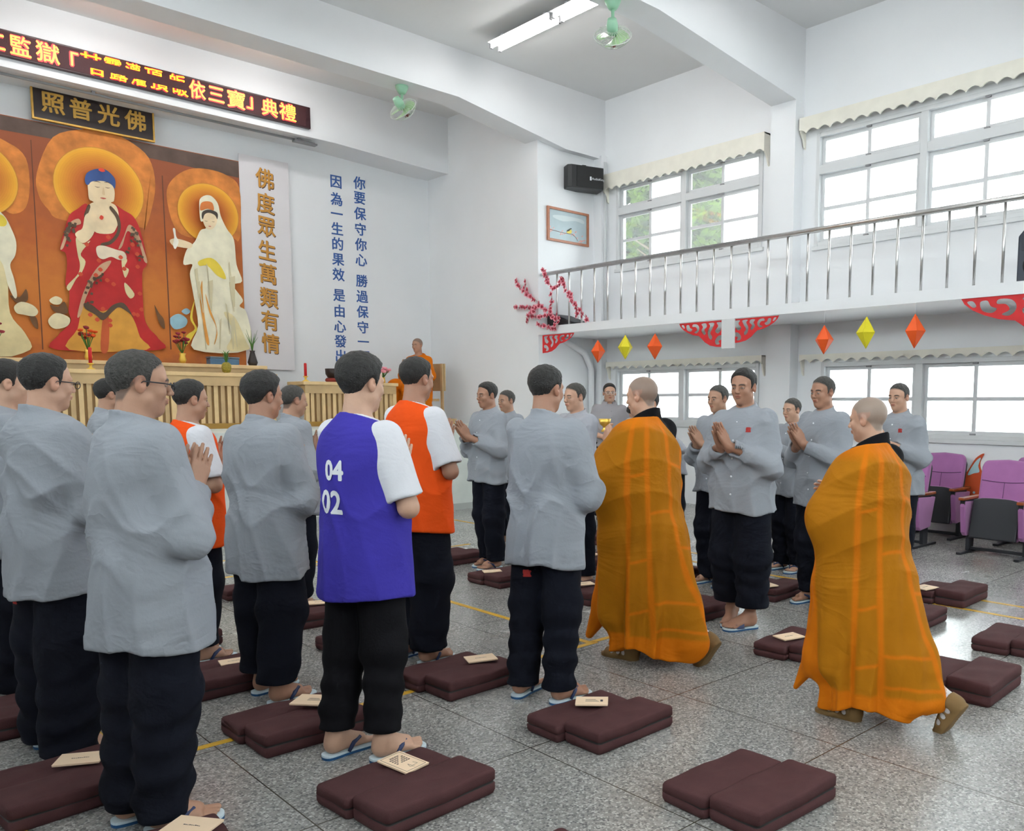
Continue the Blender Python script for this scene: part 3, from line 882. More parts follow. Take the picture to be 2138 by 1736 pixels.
shape([(3.29, 4.185), (3.33, 4.172), (3.365, 4.187), (3.33, 4.195)], pc('lips', (190, 100, 84)))
shape([(3.318, 4.25), (3.33, 4.228), (3.352, 4.24), (3.338, 4.33)], pc('skin_shade', (214, 186, 146)))
shape([(3.27, 3.92), (3.30, 3.90), (3.32, 3.94), (3.29, 3.96)], pc('red_jewel', (214, 70, 50)))
# right saint
for k, nm, cc in (('veil', 'cream_robe2', (228, 222, 196)), ('farm', 'skin_print', (232, 210, 172)), ('vase', 'white_print', (240, 236, 222)), ('gface', 'skin_print', (232, 210, 172)), ('ghair', 'dark_hair', (70, 62, 54)),
                  ('crown', 'crown', (206, 120, 60)), ('yel1', 'yellow_print', (226, 200, 70)), ('yel2', 'yellow_print', (226, 200, 70)), ('yel3', 'cream_robe', (222, 208, 160)), ('rib1', 'ribbon', (214, 150, 70)), ('rib2', 'ribbon', (214, 150, 70))):
    shape(clip(ART[k]), pc(nm, cc, .12))
for (xa, xb, z) in ((4.60, 4.65, 4.085), (4.70, 4.745, 4.09)):
    shape([(xa, z), ((xa + xb) / 2, z - .008), (xb, z), ((xa + xb) / 2, z - .002)], pc('line', (90, 60, 48)))
shape([(4.65, 4.015), (4.672, 4.008), (4.692, 4.016), (4.67, 4.022)], pc('lips', (190, 100, 84)))
for i in range(12):       # folds of the pale robes
    x = 4.45 + rnd.random() * .55; z = 2.2 + rnd.random() * 1.1
    shape([(x, z), (x + .012, z), (x - .05 + rnd.random() * .1, z + .45), (x - .055 + rnd.random() * .1, z + .42)], pc('fold', (206, 196, 160)), 1)
for k in ('gap1', 'gap2'):
    shape(clip(ART[k]), pc('seam', (104, 62, 44)), 1)
mats = [m for _, m in sorted(pal.values(), key=lambda t_: t_[0])]
pr.build('printed_cloth', mats, ban, fixn=False)

cb = empty('calligraphy_banner', (5.54, 13.15, 2.0), 0, 'white hanging banner with a column of gold characters', 'banner')
MB().box((-.375, -.003, 0), (.375, .0, 3.16)).build('cloth', mat('white_banner_cloth', (.72, .69, .71), .8, bump=.1, bscale=6), cb)
M_CALLG = mat('gold_calligraphy', s2l((196, 140, 58)), .6, var=.08)
M_CALLS = mat('brown_calligraphy_edge', s2l((78, 54, 48)), .7)
for ch, z in zip('佛度眾生萬類有情', (4.86, 4.50, 4.15, 3.80, 3.45, 3.09, 2.75, 2.40)):
    v, f_ = text_data(ch, .30, .006)
    t = MB()
    for mi_, yy, dx, dz in ((0, -.014, 0, 0), (1, -.006, .010, -.010)):
        t.add([(dx + p[0] * .95, yy - p[2], z - 2.0 + dz + p[1] * 1.04 - p[0] * .10) for p in v], f_, mi_)
    t.build('gold_character', [M_CALLG, M_CALLS], cb, fixn=False)

wl = empty('wall_lettering', (6.93, YB, 3.8), 0, 'two columns of blue characters fixed to the stage wall', 'lettering')
M_BLUET = mat('blue_letter', s2l((52, 92, 160)), .6, var=.12, vscale=9)
for col, x, items in (('left', 6.72, [('因', 5.037), ('為', 4.765), ('一', 4.537), ('生', 4.30), ('的', 4.06), ('果', 3.81), ('效', 3.571), ('是', 3.238), ('由', 2.987), ('心', 2.735), ('發', 2.50), ('出', 2.26)]),
                      ('right', 7.13, [('你', 5.087), ('要', 4.85), ('保', 4.60), ('守', 4.348), ('你', 4.10), ('心', 3.85), ('勝', 3.512), ('過', 3.255), ('保', 3.005), ('守', 2.75), ('一', 2.513), ('切', 2.27)])):
    for ch, z in items:
        t = MB()
        text_on_wall(t, ch, x - 6.93, z - 3.8, -.003, .215, .0035, extrude=.003)
        t.build('blue_character', M_BLUET, wl, fixn=False)

# ------------------------------------------------------------------ stage: altar tables and offerings
def altar(x0, x1, y0, y1, z1, label, group='pale wooden altar tables'):
    xc, yc = (x0 + x1) / 2, (y0 + y1) / 2
    hx, hy, h = (x1 - x0) / 2, (y1 - y0) / 2, z1 - ZST
    r = empty('altar_table', (xc, yc, ZST), 0, label, 'table', group)
    MB().box((-hx, -hy, h - .05), (hx, hy, h)).build('tabletop', M_TABLEWOOD, r, bevel=.008)
    MB().box((-hx + .03, -hy + .02, h - .17), (hx - .03, hy - .02, h - .05)).build('apron', M_TABLEWOOD2, r)
    n = max(2, int(2 * hx / .9))
    for i in range(n + 1):
        x = -hx + .03 + (2 * hx - .12) * i / n
        MB().box((x, -hy + .02, 0), (x + .06, -hy + .08, h - .17)).build('leg', M_TABLEWOOD, r)
    sl = MB()
    x = -hx + .12
    k = 0
    while x < hx - .1:
        sl.box((x, -hy + .04, .07), (x + .05, -hy + .06, h - .17), k % 2)
        x += .085; k += 1
    sl.box((-hx + .04, -hy + .062, .07), (hx - .04, -hy + .07, h - .17), 2)
    sl.build('slat_panel', [M_TABLEWOOD, M_TABLEWOOD2, mat('brown_backing', s2l((150, 118, 76)), .7)], r)
    MB().box((-hx + .03, -hy + .015, .0), (hx - .03, -hy + .075, .07)).build('plinth', M_GOLDBAR, r)
    return r


altar(0.7, 5.15, 12.35, 12.95, 2.02, 'long tall altar table right under the painted banner')
altar(2.3, 4.95, 11.55, 12.05, 1.88, 'lower altar table standing before the long one')
altar(5.45, 6.98, 11.85, 12.4, 1.80, 'altar table standing under the blue wall lettering')


def flowers(x, y, z, label, cols, hgt=.28, vase=(0.05, .14), seed=1, vm=None):
    q = random.Random(seed)
    r = empty('flower_vase', (x, y, z), 0, label, 'flowers')
    MB().lathe([(.03, 0), (vase[0], vase[1] * .35), (vase[0] * .7, vase[1] * .75), (vase[0] * .9, vase[1])], 14).build('vase', vm or M_GOLD, r)
    st, bl = MB(), MB()
    for i in range(16):
        a, rr = q.random() * 6.28, q.random() * .12
        p = Vector((rr * math.cos(a), rr * math.sin(a), vase[1] + hgt * (.5 + .5 * q.random())))
        st.tube([(0, 0, vase[1] * .9), (p.x * .5, p.y * .5, p.z * .7), p], .004, 5)
        bl.lathe([(.006, -.012), (.03, .0), (.034, .014), (.012, .022)], 7, Matrix.Translation(p) @ Matrix.Rotation(q.uniform(-.6, .6), 4, 'X'), q.randrange(len(cols)))
    st.build('stems', M_LEAF, r)
    bl.build('blossom', cols, r)
    return r


M_REDFL = mat('red_blossom', s2l((150, 36, 52)), .6)
M_BLUEV2 = mat('blue_glaze', s2l((70, 105, 135)), .25)
M_DARKV = mat('dark_bronze', s2l((50, 42, 40)), .35, metal=.3)
flowers(1.95, 12.5, 2.02, 'red flowers in a gilt vase at the near end of the tall altar', [M_REDFL], seed=3)
flowers(2.95, 12.6, 2.02, 'orange and red flowers in a gilt vase before the middle saint', [M_ORANGEP, M_REDFL], seed=4)
flowers(4.05, 12.5, 2.02, 'red flowers in a gilt vase left of the blue box', [M_REDFL], seed=5)
flowers(6.86, 12.1, 1.80, 'pink flowers in a small vase at the far end of the shorter altar', [M_PINK], .15, (.035, .09), seed=6)
r = empty('incense_box', (4.62, 12.6, 2.02), 0, 'long blue box on the tall altar before the pale saint', 'box')
MB().box((-.2, -.08, 0), (.2, .08, .09)).build('body', M_BLUEV2, r, bevel=.01)
MB().box((-.205, -.085, .09), (.205, .085, .115)).build('lid', mat('slate_lid', s2l((85, 105, 120)), .4), r, bevel=.006)
r = empty('offering_bowl', (1.65, 12.55, 2.02), 0, 'wide blue bowl on the tall altar under the cream saint', 'bowl')
MB().lathe([(.05, 0), (.06, .02), (.14, .08), (.17, .14), (.16, .14), (.13, .085), (.04, .03)], 20).build('bowl', M_BLUEV2, r)
r = empty('tall_vase', (5.02, 12.55, 2.02), 0, 'tall dark vase of green blades beside the white banner', 'vase')
MB().lathe([(.05, 0), (.07, .05), (.045, .14), (.03, .2), (.04, .22)], 16).build('vase', M_DARKV, r)
g = MB()
for i in range(9):
    a = i * .7
    p = [(0, 0, .2), (.02 * math.cos(a), .02 * math.sin(a), .32), (.09 * math.cos(a), .06 * math.sin(a), .42 + .05 * (i % 3))]
    g.tube(p, [.005, .006, .001], 5)
g.build('foliage', M_LEAF, r)
r = empty('pineapple', (4.35, 11.75, 1.88), 0, 'green pineapple on the lower altar table', 'fruit')
MB().lathe([(.02, 0), (.05, .02), (.062, .07), (.055, .12), (.03, .145)], 14).build('fruit', mat('pineapple_skin', s2l((150, 135, 45)), .7, bump=.8, bscale=90, var=.3, vscale=60), r)
g = MB()
for i in range(14):
    a = i * 2.4; l = .05 + .09 * (i / 14)
    g.tube([(0, 0, .14), (.02 * math.cos(a), .02 * math.sin(a), .14 + l), (.05 * math.cos(a), .05 * math.sin(a), .15 + l * 1.2)], [.008, .007, .001], 5)
g.build('crown', M_LEAF, r)
for i, (x, y) in enumerate(((3.3, 11.75), (3.42, 11.72), (3.36, 11.82))):
    r = empty('orange', (x, y, 1.88), 0, ['orange fruit at the near side of the little group on the lower altar', 'orange fruit furthest from the camera-side edge of the lower altar', 'orange fruit set behind the other two on the lower altar'][i], 'fruit', 'oranges on the lower altar')
    MB().lathe([(.008, 0), (.03, .008), (.042, .04), (.03, .072), (.006, .08)], 14).build('fruit', M_ORANGEP, r)
    MB().tube([(0, 0, .079), (.002, 0, .088)], .004, 5).build('stalk', M_LEAF, r)
for x, lab in ((2.78, 'red altar candle in a gilt holder before the middle saint, nearer the red vase'), (5.6, 'red altar candle in a gilt holder at the near end of the shorter altar')):
    z = 1.88 if x < 5 else 1.80
    r = empty('altar_candle', (x, 11.8 if x < 5 else 12.1, z), 0, lab, 'candle')
    MB().lathe([(.05, 0), (.05, .01), (.015, .03), (.015, .06), (.035, .07), (.035, .08)], 14).build('holder', M_GOLD, r)
    MB().lathe([(.02, .08), (.02, .26), (.012, .27)], 14).build('wax', M_RED, r)
r = empty('singing_bowl', (6.05, 12.1, 1.80), 0, 'dark bronze singing bowl on a red ring cushion', 'bowl')
MB().lathe([(.06, 0), (.12, .0), (.14, .03), (.12, .06), (.07, .06)], 20).build('ring_cushion', mat('red_brocade', s2l((140, 50, 40)), .8), r)
MB().lathe([(.05, .05), (.1, .07), (.13, .12), (.135, .2), (.125, .2), (.12, .13), (.05, .08)], 20).build('bowl', M_DARKV, r)
for i, (x, dx) in enumerate(((6.42, 0), (6.52, .0), (6.62, 0))):
    r = empty('persimmon', (x, 12.05, 1.80), 0, ['red fruit next to the singing bowl', 'orange fruit between two red ones beside the singing bowl', 'red fruit furthest from the singing bowl'][i], 'fruit', 'fruit beside the singing bowl')
    MB().lathe([(.01, 0), (.04, .01), (.045, .035), (.03, .065), (.005, .07)], 14).build('fruit', M_ORANGEP if i == 1 else M_RED, r)
    MB().lathe([(.004, .066), (.02, .068), (.004, .078)], 6).build('calyx', M_LEAF, r)

# ------------------------------------------------------------------ figures: smooth implicit bodies meshed on a grid
F32 = np.float32
def sm(a, b, k):
    h = np.maximum(k - np.abs(a - b), 0) / k
    return np.minimum(a, b) - h * h * k * .25
def smax(a, b, k):
    return -sm(-a, -b, k)
def sph(P, c, r):
    return np.sqrt((P[0] - c[0]) ** 2 + (P[1] - c[1]) ** 2 + (P[2] - c[2]) ** 2) - r
def ell(P, c, r):
    x, y, z = (P[0] - c[0]), (P[1] - c[1]), (P[2] - c[2])
    k0 = np.sqrt((x / r[0]) ** 2 + (y / r[1]) ** 2 + (z / r[2]) ** 2)
    k1 = np.sqrt((x / r[0] ** 2) ** 2 + (y / r[1] ** 2) ** 2 + (z / r[2] ** 2) ** 2) + 1e-6
    return k0 * (k0 - 1) / k1
def cap(P, a, b, ra, rb=None):
    rb = ra if rb is None else rb
    bx, by, bz = b[0] - a[0], b[1] - a[1], b[2] - a[2]
    L = bx * bx + by * by + bz * bz + 1e-9
    x, y, z = P[0] - a[0], P[1] - a[1], P[2] - a[2]
    t = np.clip((x * bx + y * by + z * bz) / L, 0, 1)
    return np.sqrt((x - t * bx) ** 2 + (y - t * by) ** 2 + (z - t * bz) ** 2) - (ra + (rb - ra) * t)
def chain(P, pts, rs, k=.02):
    d = None
    for i in range(len(pts) - 1):
        c = cap(P, pts[i], pts[i + 1], rs[i], rs[i + 1])
        d = c if d is None else sm(d, c, k)
    return d
def crv(z, zs, vs):
    zs = np.array(zs, float); vs = np.array(vs, float)
    o = np.argsort(zs); zs, vs = zs[o], vs[o]
    m = np.gradient(vs, zs)
    i = np.clip(np.searchsorted(zs, z) - 1, 0, len(zs) - 2)
    h = zs[i + 1] - zs[i]
    t = np.clip((z - zs[i]) / h, 0, 1)
    return ((2 * t ** 3 - 3 * t * t + 1) * vs[i] + (t ** 3 - 2 * t * t + t) * h * m[i] + (-2 * t ** 3 + 3 * t * t) * vs[i + 1] + (t ** 3 - t * t) * h * m[i + 1])
def prof(P, zs, a, b, xc, ex=2.0):
    A = crv(P[2], zs, a); B = crv(P[2], zs, b); X = crv(P[2], zs, xc)
    q = (np.abs((P[0] - X) / A) ** ex + np.abs(P[1] / B) ** ex + 1e-9) ** (1 / ex)
    return (q - 1) * np.minimum(A, B)
def rotz(P, a, c=(0, 0, 0)):
    """coordinates of P in a frame turned by a about the vertical through c"""
    x, y = P[0] - c[0], P[1] - c[1]
    return np.stack([x * math.cos(a) + y * math.sin(a), -x * math.sin(a) + y * math.cos(a), P[2] - c[2]])
def roty(P, a):
    return np.stack([P[0] * math.cos(a) - P[2] * math.sin(a), P[1], P[0] * math.sin(a) + P[2] * math.cos(a)])


def surfnet(F, lo, hi, h):
    n = [max(3, int(math.ceil((hi[i] - lo[i]) / h)) + 1) for i in range(3)]
    ax = [np.array(lo[i] + h * np.arange(n[i]), dtype=F32) for i in range(3)]
    G = np.meshgrid(*ax, indexing='ij')
    P = np.stack([g.ravel() for g in G])
    v = F(P).astype(F32).reshape(n)
    s = v < 0
    cnt = np.zeros([k - 1 for k in n], np.int8)
    cor = [(i, j, k) for i in (0, 1) for j in (0, 1) for k in (0, 1)]
    sl = lambda a, c: a[c[0]:n[0] - 1 + c[0], c[1]:n[1] - 1 + c[1], c[2]:n[2] - 1 + c[2]]
    for c in cor:
        cnt += sl(s, c)
    mask = (cnt > 0) & (cnt < 8)
    ids = np.full(mask.shape, -1, np.int64)
    m = int(mask.sum())
    ids[mask] = np.arange(m)
    acc = np.zeros((m, 3)); num = np.zeros(m)
    cv = {c: sl(v, c)[mask] for c in cor}
    for a in cor:
        for d in range(3):
            if a[d]:
                continue
            b = list(a); b[d] = 1; b = tuple(b)
            va, vb = cv[a], cv[b]
            cr = (va < 0) != (vb < 0)
            t = np.where(cr, va / np.where(cr, va - vb, 1), 0)
            p = np.tile(np.array(a, float), (m, 1)); p[:, d] += t
            acc += p * cr[:, None]; num += cr
    base = np.argwhere(mask)
    V = (base + acc / num[:, None]) * h + np.array(lo)
    quads = []
    for d in range(3):
        e, g = (d + 1) % 3, (d + 2) % 3
        A = np.moveaxis(s, (d, e, g), (0, 1, 2)); I = np.moveaxis(ids, (d, e, g), (0, 1, 2))
        ch = A[:-1, 1:-1, 1:-1] != A[1:, 1:-1, 1:-1]
        w = np.argwhere(ch)
        if not len(w):
            continue
        i, j, k = w[:, 0], w[:, 1] + 1, w[:, 2] + 1
        q = np.stack([I[i, j - 1, k - 1], I[i, j, k - 1], I[i, j, k], I[i, j - 1, k]], 1)
        ins = A[i, j, k]
        q[~ins] = q[~ins][:, ::-1]
        quads.append(q)
    Q = np.concatenate(quads) if quads else np.zeros((0, 4), int)
    Q = Q[(Q >= 0).all(1)]
    return V, Q


def join(parts):
    V, Q, o = [], [], 0
    for v, q in parts:
        V.append(v); Q.append(q + o); o += len(v)
    return np.concatenate(V), np.concatenate(Q)


def np_obj(name, V, Q, m, parent, col=None, mi=None):
    used = np.zeros(len(V), bool); used[Q.ravel()] = True
    re = np.cumsum(used) - 1
    V = V[used]; Q = re[Q]
    if col is not None:
        col = col[used]
    me = bpy.data.meshes.new(name)
    me.vertices.add(len(V)); me.vertices.foreach_set('co', V.astype(F32).ravel())
    me.loops.add(Q.size); me.loops.foreach_set('vertex_index', Q.astype(np.int32).ravel())
    me.polygons.add(len(Q)); me.polygons.foreach_set('loop_start', np.arange(0, Q.size, 4, dtype=np.int32))
    me.update(calc_edges=True)
    me.polygons.foreach_set('use_smooth', np.ones(len(Q), bool))
    for x in (m if isinstance(m, (list, tuple)) else [m]):
        me.materials.append(x)
    if mi is not None:
        me.polygons.foreach_set('material_index', mi.astype(np.int32))
    if col is not None:
        at = me.color_attributes.new('Col', 'FLOAT_COLOR', 'POINT')
        at.data.foreach_set('color', np.concatenate([col, np.ones((len(col), 1))], 1).astype(F32).ravel())
    o = bpy.data.objects.new(name, me)
    COL.objects.link(o)
    o.parent = parent
    return o


HS = 0.95            # head scale
def skull(Q):
    d = ell(Q, (-.012, 0, .035), (.098, .078, .088))
    return sm(d, ell(Q, (.018, 0, -.04), (.068, .061, .074)), .03)
def head_sdf(Q):
    d = skull(Q)
    a = np.abs(Q[1]); S = np.stack([Q[0], a, Q[2]])
    d = sm(d, sph(Q, (.060, 0, -.092), .022), .035)
    d = sm(d, sph(S, (.012, .046, -.058), .02), .03)
    d = sm(d, ell(S, (.060, .036, -.022), (.022, .022, .024)), .02)
    d = sm(d, cap(S, (.083, .012, .022), (.070, .044, .023), .010), .016)
    d = smax(d, -sph(S, (.103, .031, .002), .0165), .014)
    d = sm(d, cap(Q, (.086, 0, .014), (.1055, 0, -.024), .0070, .0108), .011)
    d = sm(d, sph(S, (.0965, .0115, -.028), .0075), .006)
    d = np.minimum(d, sph(S, (.0735, .031, .001), .0145))
    d = sm(d, ell(Q, (.089, 0, -.051), (.011, .024, .0065)), .007)
    d = sm(d, ell(Q, (.087, 0, -.061), (.012, .020, .0065)), .007)
    d = smax(d, -ell(Q, (.100, 0, -.0562), (.010, .022, .0022)), .003)
    ear = smax(ell(S, (-.008, .080, -.003), (.019, .011, .033)), -sph(S, (.0, .094, .002), .0125), .006)
    return sm(d, ear, .008)


def head_color(Q, base, stubble=None, lip=(.55, .5, .5)):
    n = Q.shape[1]
    col = np.tile(np.array(base, float), (n, 1))
    a = np.abs(Q[1])
    def blend(w, c):
        w = np.clip(w, 0, 1)[:, None]
        col[:] = col * (1 - w) + np.array(c) * w
    f = Q[0] > .05
    if stubble is not None:
        hl = np.interp(Q[0], [-.12, -.06, -.035, -.01, .015, .03, .06, .08, .1], [-.08, -.07, -.02, .012, -.01, .045, .066, .075, .082])
        blend(np.clip((Q[2] - hl) / .012, 0, 1) * .75, stubble)
    lipc = (base[0] * .85, base[1] * .55, base[2] * .55)
    blend(f * (Q[0] > .085) * np.clip(1.3 - (a / .023) ** 2, 0, 1) * np.clip(1.4 - np.abs(Q[2] + .056) / .009, 0, 1), lipc)
    blend(f * np.clip(1.5 - np.abs(Q[2] - .0245 + (a - .03) ** 2 * 12) / .0045, 0, 1) * (a > .012) * (a < .05), (.02, .016, .014))
    eye = np.sqrt((a - .031) ** 2 * .6 + (Q[2] - .001) ** 2 * 6.0)
    blend(f * np.clip((.0100 - eye) / .002, 0, 1), (.36, .33, .30))
    iris = np.sqrt((a - .031) ** 2 + (Q[2] - .001) ** 2)
    blend(f * np.clip((.0058 - iris) / .0015, 0, 1), (.02, .014, .01))
    blend(f * np.clip(1.3 - np.abs(eye - .0108) / .0026, 0, 1) * (Q[2] > .0), (.03, .02, .016))
    ear = (a > .072) * (np.abs(Q[2]) < .04)
    blend(ear * .35, (base[0], base[1] * .7, base[2] * .65))
    return col


def hand_sdf(P, w, u, v, nrm, curl=0.0, spread=1.0, thumb=1.0):
    """w wrist, u finger direction, v thumb side, nrm the way the palm faces"""
    w, u, v, nrm = [np.array(q, float) for q in (w, u, v, nrm)]
    u /= np.linalg.norm(u); v -= u * v.dot(u); v /= np.linalg.norm(v); nrm = nrm - u * nrm.dot(u) - v * nrm.dot(v); nrm /= np.linalg.norm(nrm)
    d = cap(P, w - u * .03, w + u * .012, .026, .024)
    for off, l0, ln in ((.030, .088, (.030, .023, .018)), (.010, .093, (.034, .026, .019)), (-.010, .089, (.031, .024, .018)), (-.029, .082, (.025, .018, .016))):
        k = w + u * l0 + v * off * spread
        d = sm(d, cap(P, w + v * off * .55 + u * .005, k, .0165, .0125), .013)
        p, ang, dirv = k, 0.0, u
        for i, (L, r) in enumerate(zip(ln, (.0098, .0088, .0078))):
            ang += curl * (.9 if i else .6)
            dirv = u * math.cos(ang) + nrm * math.sin(ang)
            q = p + dirv * L + v * off * .04
            d = sm(d, cap(P, p, q, r, r - .0012), .004)
            p = q
    t0, t1, t2, t3 = w + v * .020 + u * .018, w + v * .043 + u * .048 + nrm * .006, w + v * .050 + u * .080 + nrm * .012, w + v * .046 + u * .106 + nrm * .012 * thumb
    d = sm(d, cap(P, t0, t1, .0165, .0125), .012)
    d = sm(d, cap(P, t1, t2, .0120, .0102), .006)
    return sm(d, cap(P, t2, t3, .0102, .0085), .004)


def foot_local(P, pos, yaw, pitch=0.0):
    Q = rotz(P, yaw, pos)
    if pitch:
        Q = np.stack([Q[0] - .19, Q[1], Q[2] - .01])
        Q = roty(Q, pitch)
        Q = np.stack([Q[0] + .19, Q[1], Q[2] + .01])
    return Q
def foot_sdf(Q, side, off=0.0, toes=True):
    """heel at the origin, toes along +x; side +1 for the left foot"""
    d = sph(Q, (.036, 0, .036), .033)
    d = sm(d, cap(Q, (.036, 0, .034), (.165, -.012 * side, .024), .032, .023), .02)
    d = sm(d, cap(Q, (.05, .006 * side, .03), (.160, .026 * side, .020), .03, .019), .02)
    d = sm(d, cap(Q, (.055, 0, .075), (.150, -.01 * side, .034), .033, .022), .03)
    d = sm(d, cap(Q, (.045, 0, .06), (.045, 0, .18), .036, .033), .025)
    d = sm(d, np.minimum(sph(Q, (.045, .034, .075), .010), sph(Q, (.045, -.034, .08), .010)), .02)
    if toes:
        for x0, y0, x1, y1, r in ((.178, -.027, .232, -.026, .0135), (.180, -.006, .228, -.004, .0098), (.176, .010, .218, .014, .0092), (.170, .024, .206, .030, .0086), (.160, .036, .192, .044, .0082)):
            d = sm(d, cap(Q, (x0, y0 * side, r + .003), (x1, y1 * side, r), r, r * .92), .006)
    else:
        d = sm(d, cap(Q, (.17, -.02 * side, .022), (.222, -.016 * side, .020), .022, .018), .02)
        d = sm(d, cap(Q, (.16, .022 * side, .020), (.205, .026 * side, .018), .02, .015), .02)
    d = smax(d, -Q[2] + .0, .004)
    return d - off


def sandal(parent, pos, yaw, side, strap='thong'):
    T = Matrix.Translation(pos) @ Matrix.Rotation(yaw, 4, 'Z')
    out = [(-.012, 0), (.0, .030), (.04, .037), (.09, .036), (.15, .045), (.20, .046), (.232, .032), (.246, .004), (.243, -.028), (.222, -.044), (.17, -.044), (.10, -.034), (.04, -.035), (.0, -.028)]
    out = smooth_poly([(x, y * side) for x, y in out], 3)
    if side < 0:
        out = out[::-1]
    n = len(out)
    m = MB()
    zs = (0.0, .011, .011, .020)
    vs = [T @ Vector((x, y, z)) for z in zs for x, y in out]
    fs, mi = [], []
    m.add(vs, [tuple(range(n))[::-1]] + [(i, (i + 1) % n, n + (i + 1) % n, n + i) for i in range(n)], 0)
    o = 0
    m.f += [[2 * n + i, 2 * n + (i + 1) % n, 3 * n + (i + 1) % n, 3 * n + i] for i in range(n)] + [[3 * n + i for i in range(n)]]
    m.mi += [1] * (n + 1); m.sm += [False] * (n + 1)
    so = m.build('sandal', [M_SANDALB, M_SANDALW], parent)
    s = MB()
    if strap == 'thong':
        toe = (.178, -.016 * side, .018)
        for e in (-1, 1):
            s.tube([T @ Vector(p) for p in (toe, (.172, -.014 * side, .050), (.145, e * .024 - .008 * side, .066), (.11, e * .041, .052), (.085, e * .043, .018))], [.005, .007, .010, .010, .007], 8, flat=.7)
    else:
        ring = []
        for x in (.115, .175):
            ring.append([(x, -.046, .016), (x, -.042, .042), (x, -.02, .066 if x < .15 else .048), (x, .01, .066 if x < .15 else .048), (x, .042, .042), (x, .047, .016)])
        vs = [T @ Vector(p) for q in ring for p in q] + [T @ (Vector(p) + Vector((0, 0, .005))) for q in ring for p in q]
        fs = []
        for i in range(5):
            fs += [(i, i + 1, i + 7, i + 6), (12 + i, 18 + i, 19 + i, 13 + i)]
        s.add(vs, fs, 0, True)
    s.build('strap', M_STRAP, so)
    return so


def folds(P, seed, amp, hem):
    q = random.Random(seed)
    th = np.arctan2(P[1], P[0])
    f = [q.uniform(0, 6.28) for _ in range(12)]
    rid = lambda x: 1 - 1.6 * np.abs(np.sin(x)) ** .7
    low = np.clip((1.20 - P[2]) / .4, 0, 1)
    z = P[2]
    d = .75 * np.sin(5 * th + 2.2 * np.sin(3 * z + f[0]) + f[1]) * low
    d -= .75 * rid(4.5 * th + 1.7 * np.sin(4.2 * z + f[2]) + f[3]) * low
    mid = np.exp(-((z - 1.06) / .15) ** 2)
    d -= .95 * rid(15 * z + 5.5 * P[0] + 1.8 * np.sin(5 * P[1] + f[4]) + 1.3 * np.sin(3 * th + f[7]) + f[8]) * mid
    d -= .75 * rid(11 * (z * .8 + P[0] * 1.2) + 9 * np.abs(P[1]) + 1.5 * np.sin(6 * z + f[9]) + f[5]) * np.clip((z - .92) / .25, 0, 1) * np.clip((1.46 - z) / .12, 0, 1)
    d += .5 * np.sin(13 * P[0] - 16 * z + 2 * np.sin(9 * P[1] + f[10]) + f[11]) * np.clip((z - .8) / .2, 0, 1)
    return d * amp


# joints of the standing figure, 1.70 m tall, facing +x
def arms_pose(kind):
    if kind == 'pray':
        return dict(el=(.045, .245, 1.105), wr=(.235, .030, 1.215), u=(.60, 0, .80), v=(-.80, 0, .60))
    if kind == 'close':
        return dict(el=(.015, .255, 1.085), el2=(.075, .195, 1.085), wr=(.175, .042, 1.20), u=(.32, 0, .95), v=(-.95, 0, .32))
    if kind == 'low':
        return dict(el=(-.02, .265, 1.10), wr=(.19, .055, 1.03), u=(.45, -.75, -.25), v=(.5, .3, .8))
    if kind == 'reach':
        return dict(el=(.10, .24, 1.16), wr=(.34, .12, 1.22), u=(.95, -.1, .25), v=(-.25, 0, .95))
    return dict(el=(-.03, .25, 1.11), wr=(.06, .26, .87), u=(.1, 0, -1), v=(1, 0, 0))


SKINS = [s2l((190, 148, 124)), s2l((174, 132, 108)), s2l((164, 120, 97)), s2l((196, 156, 132))]


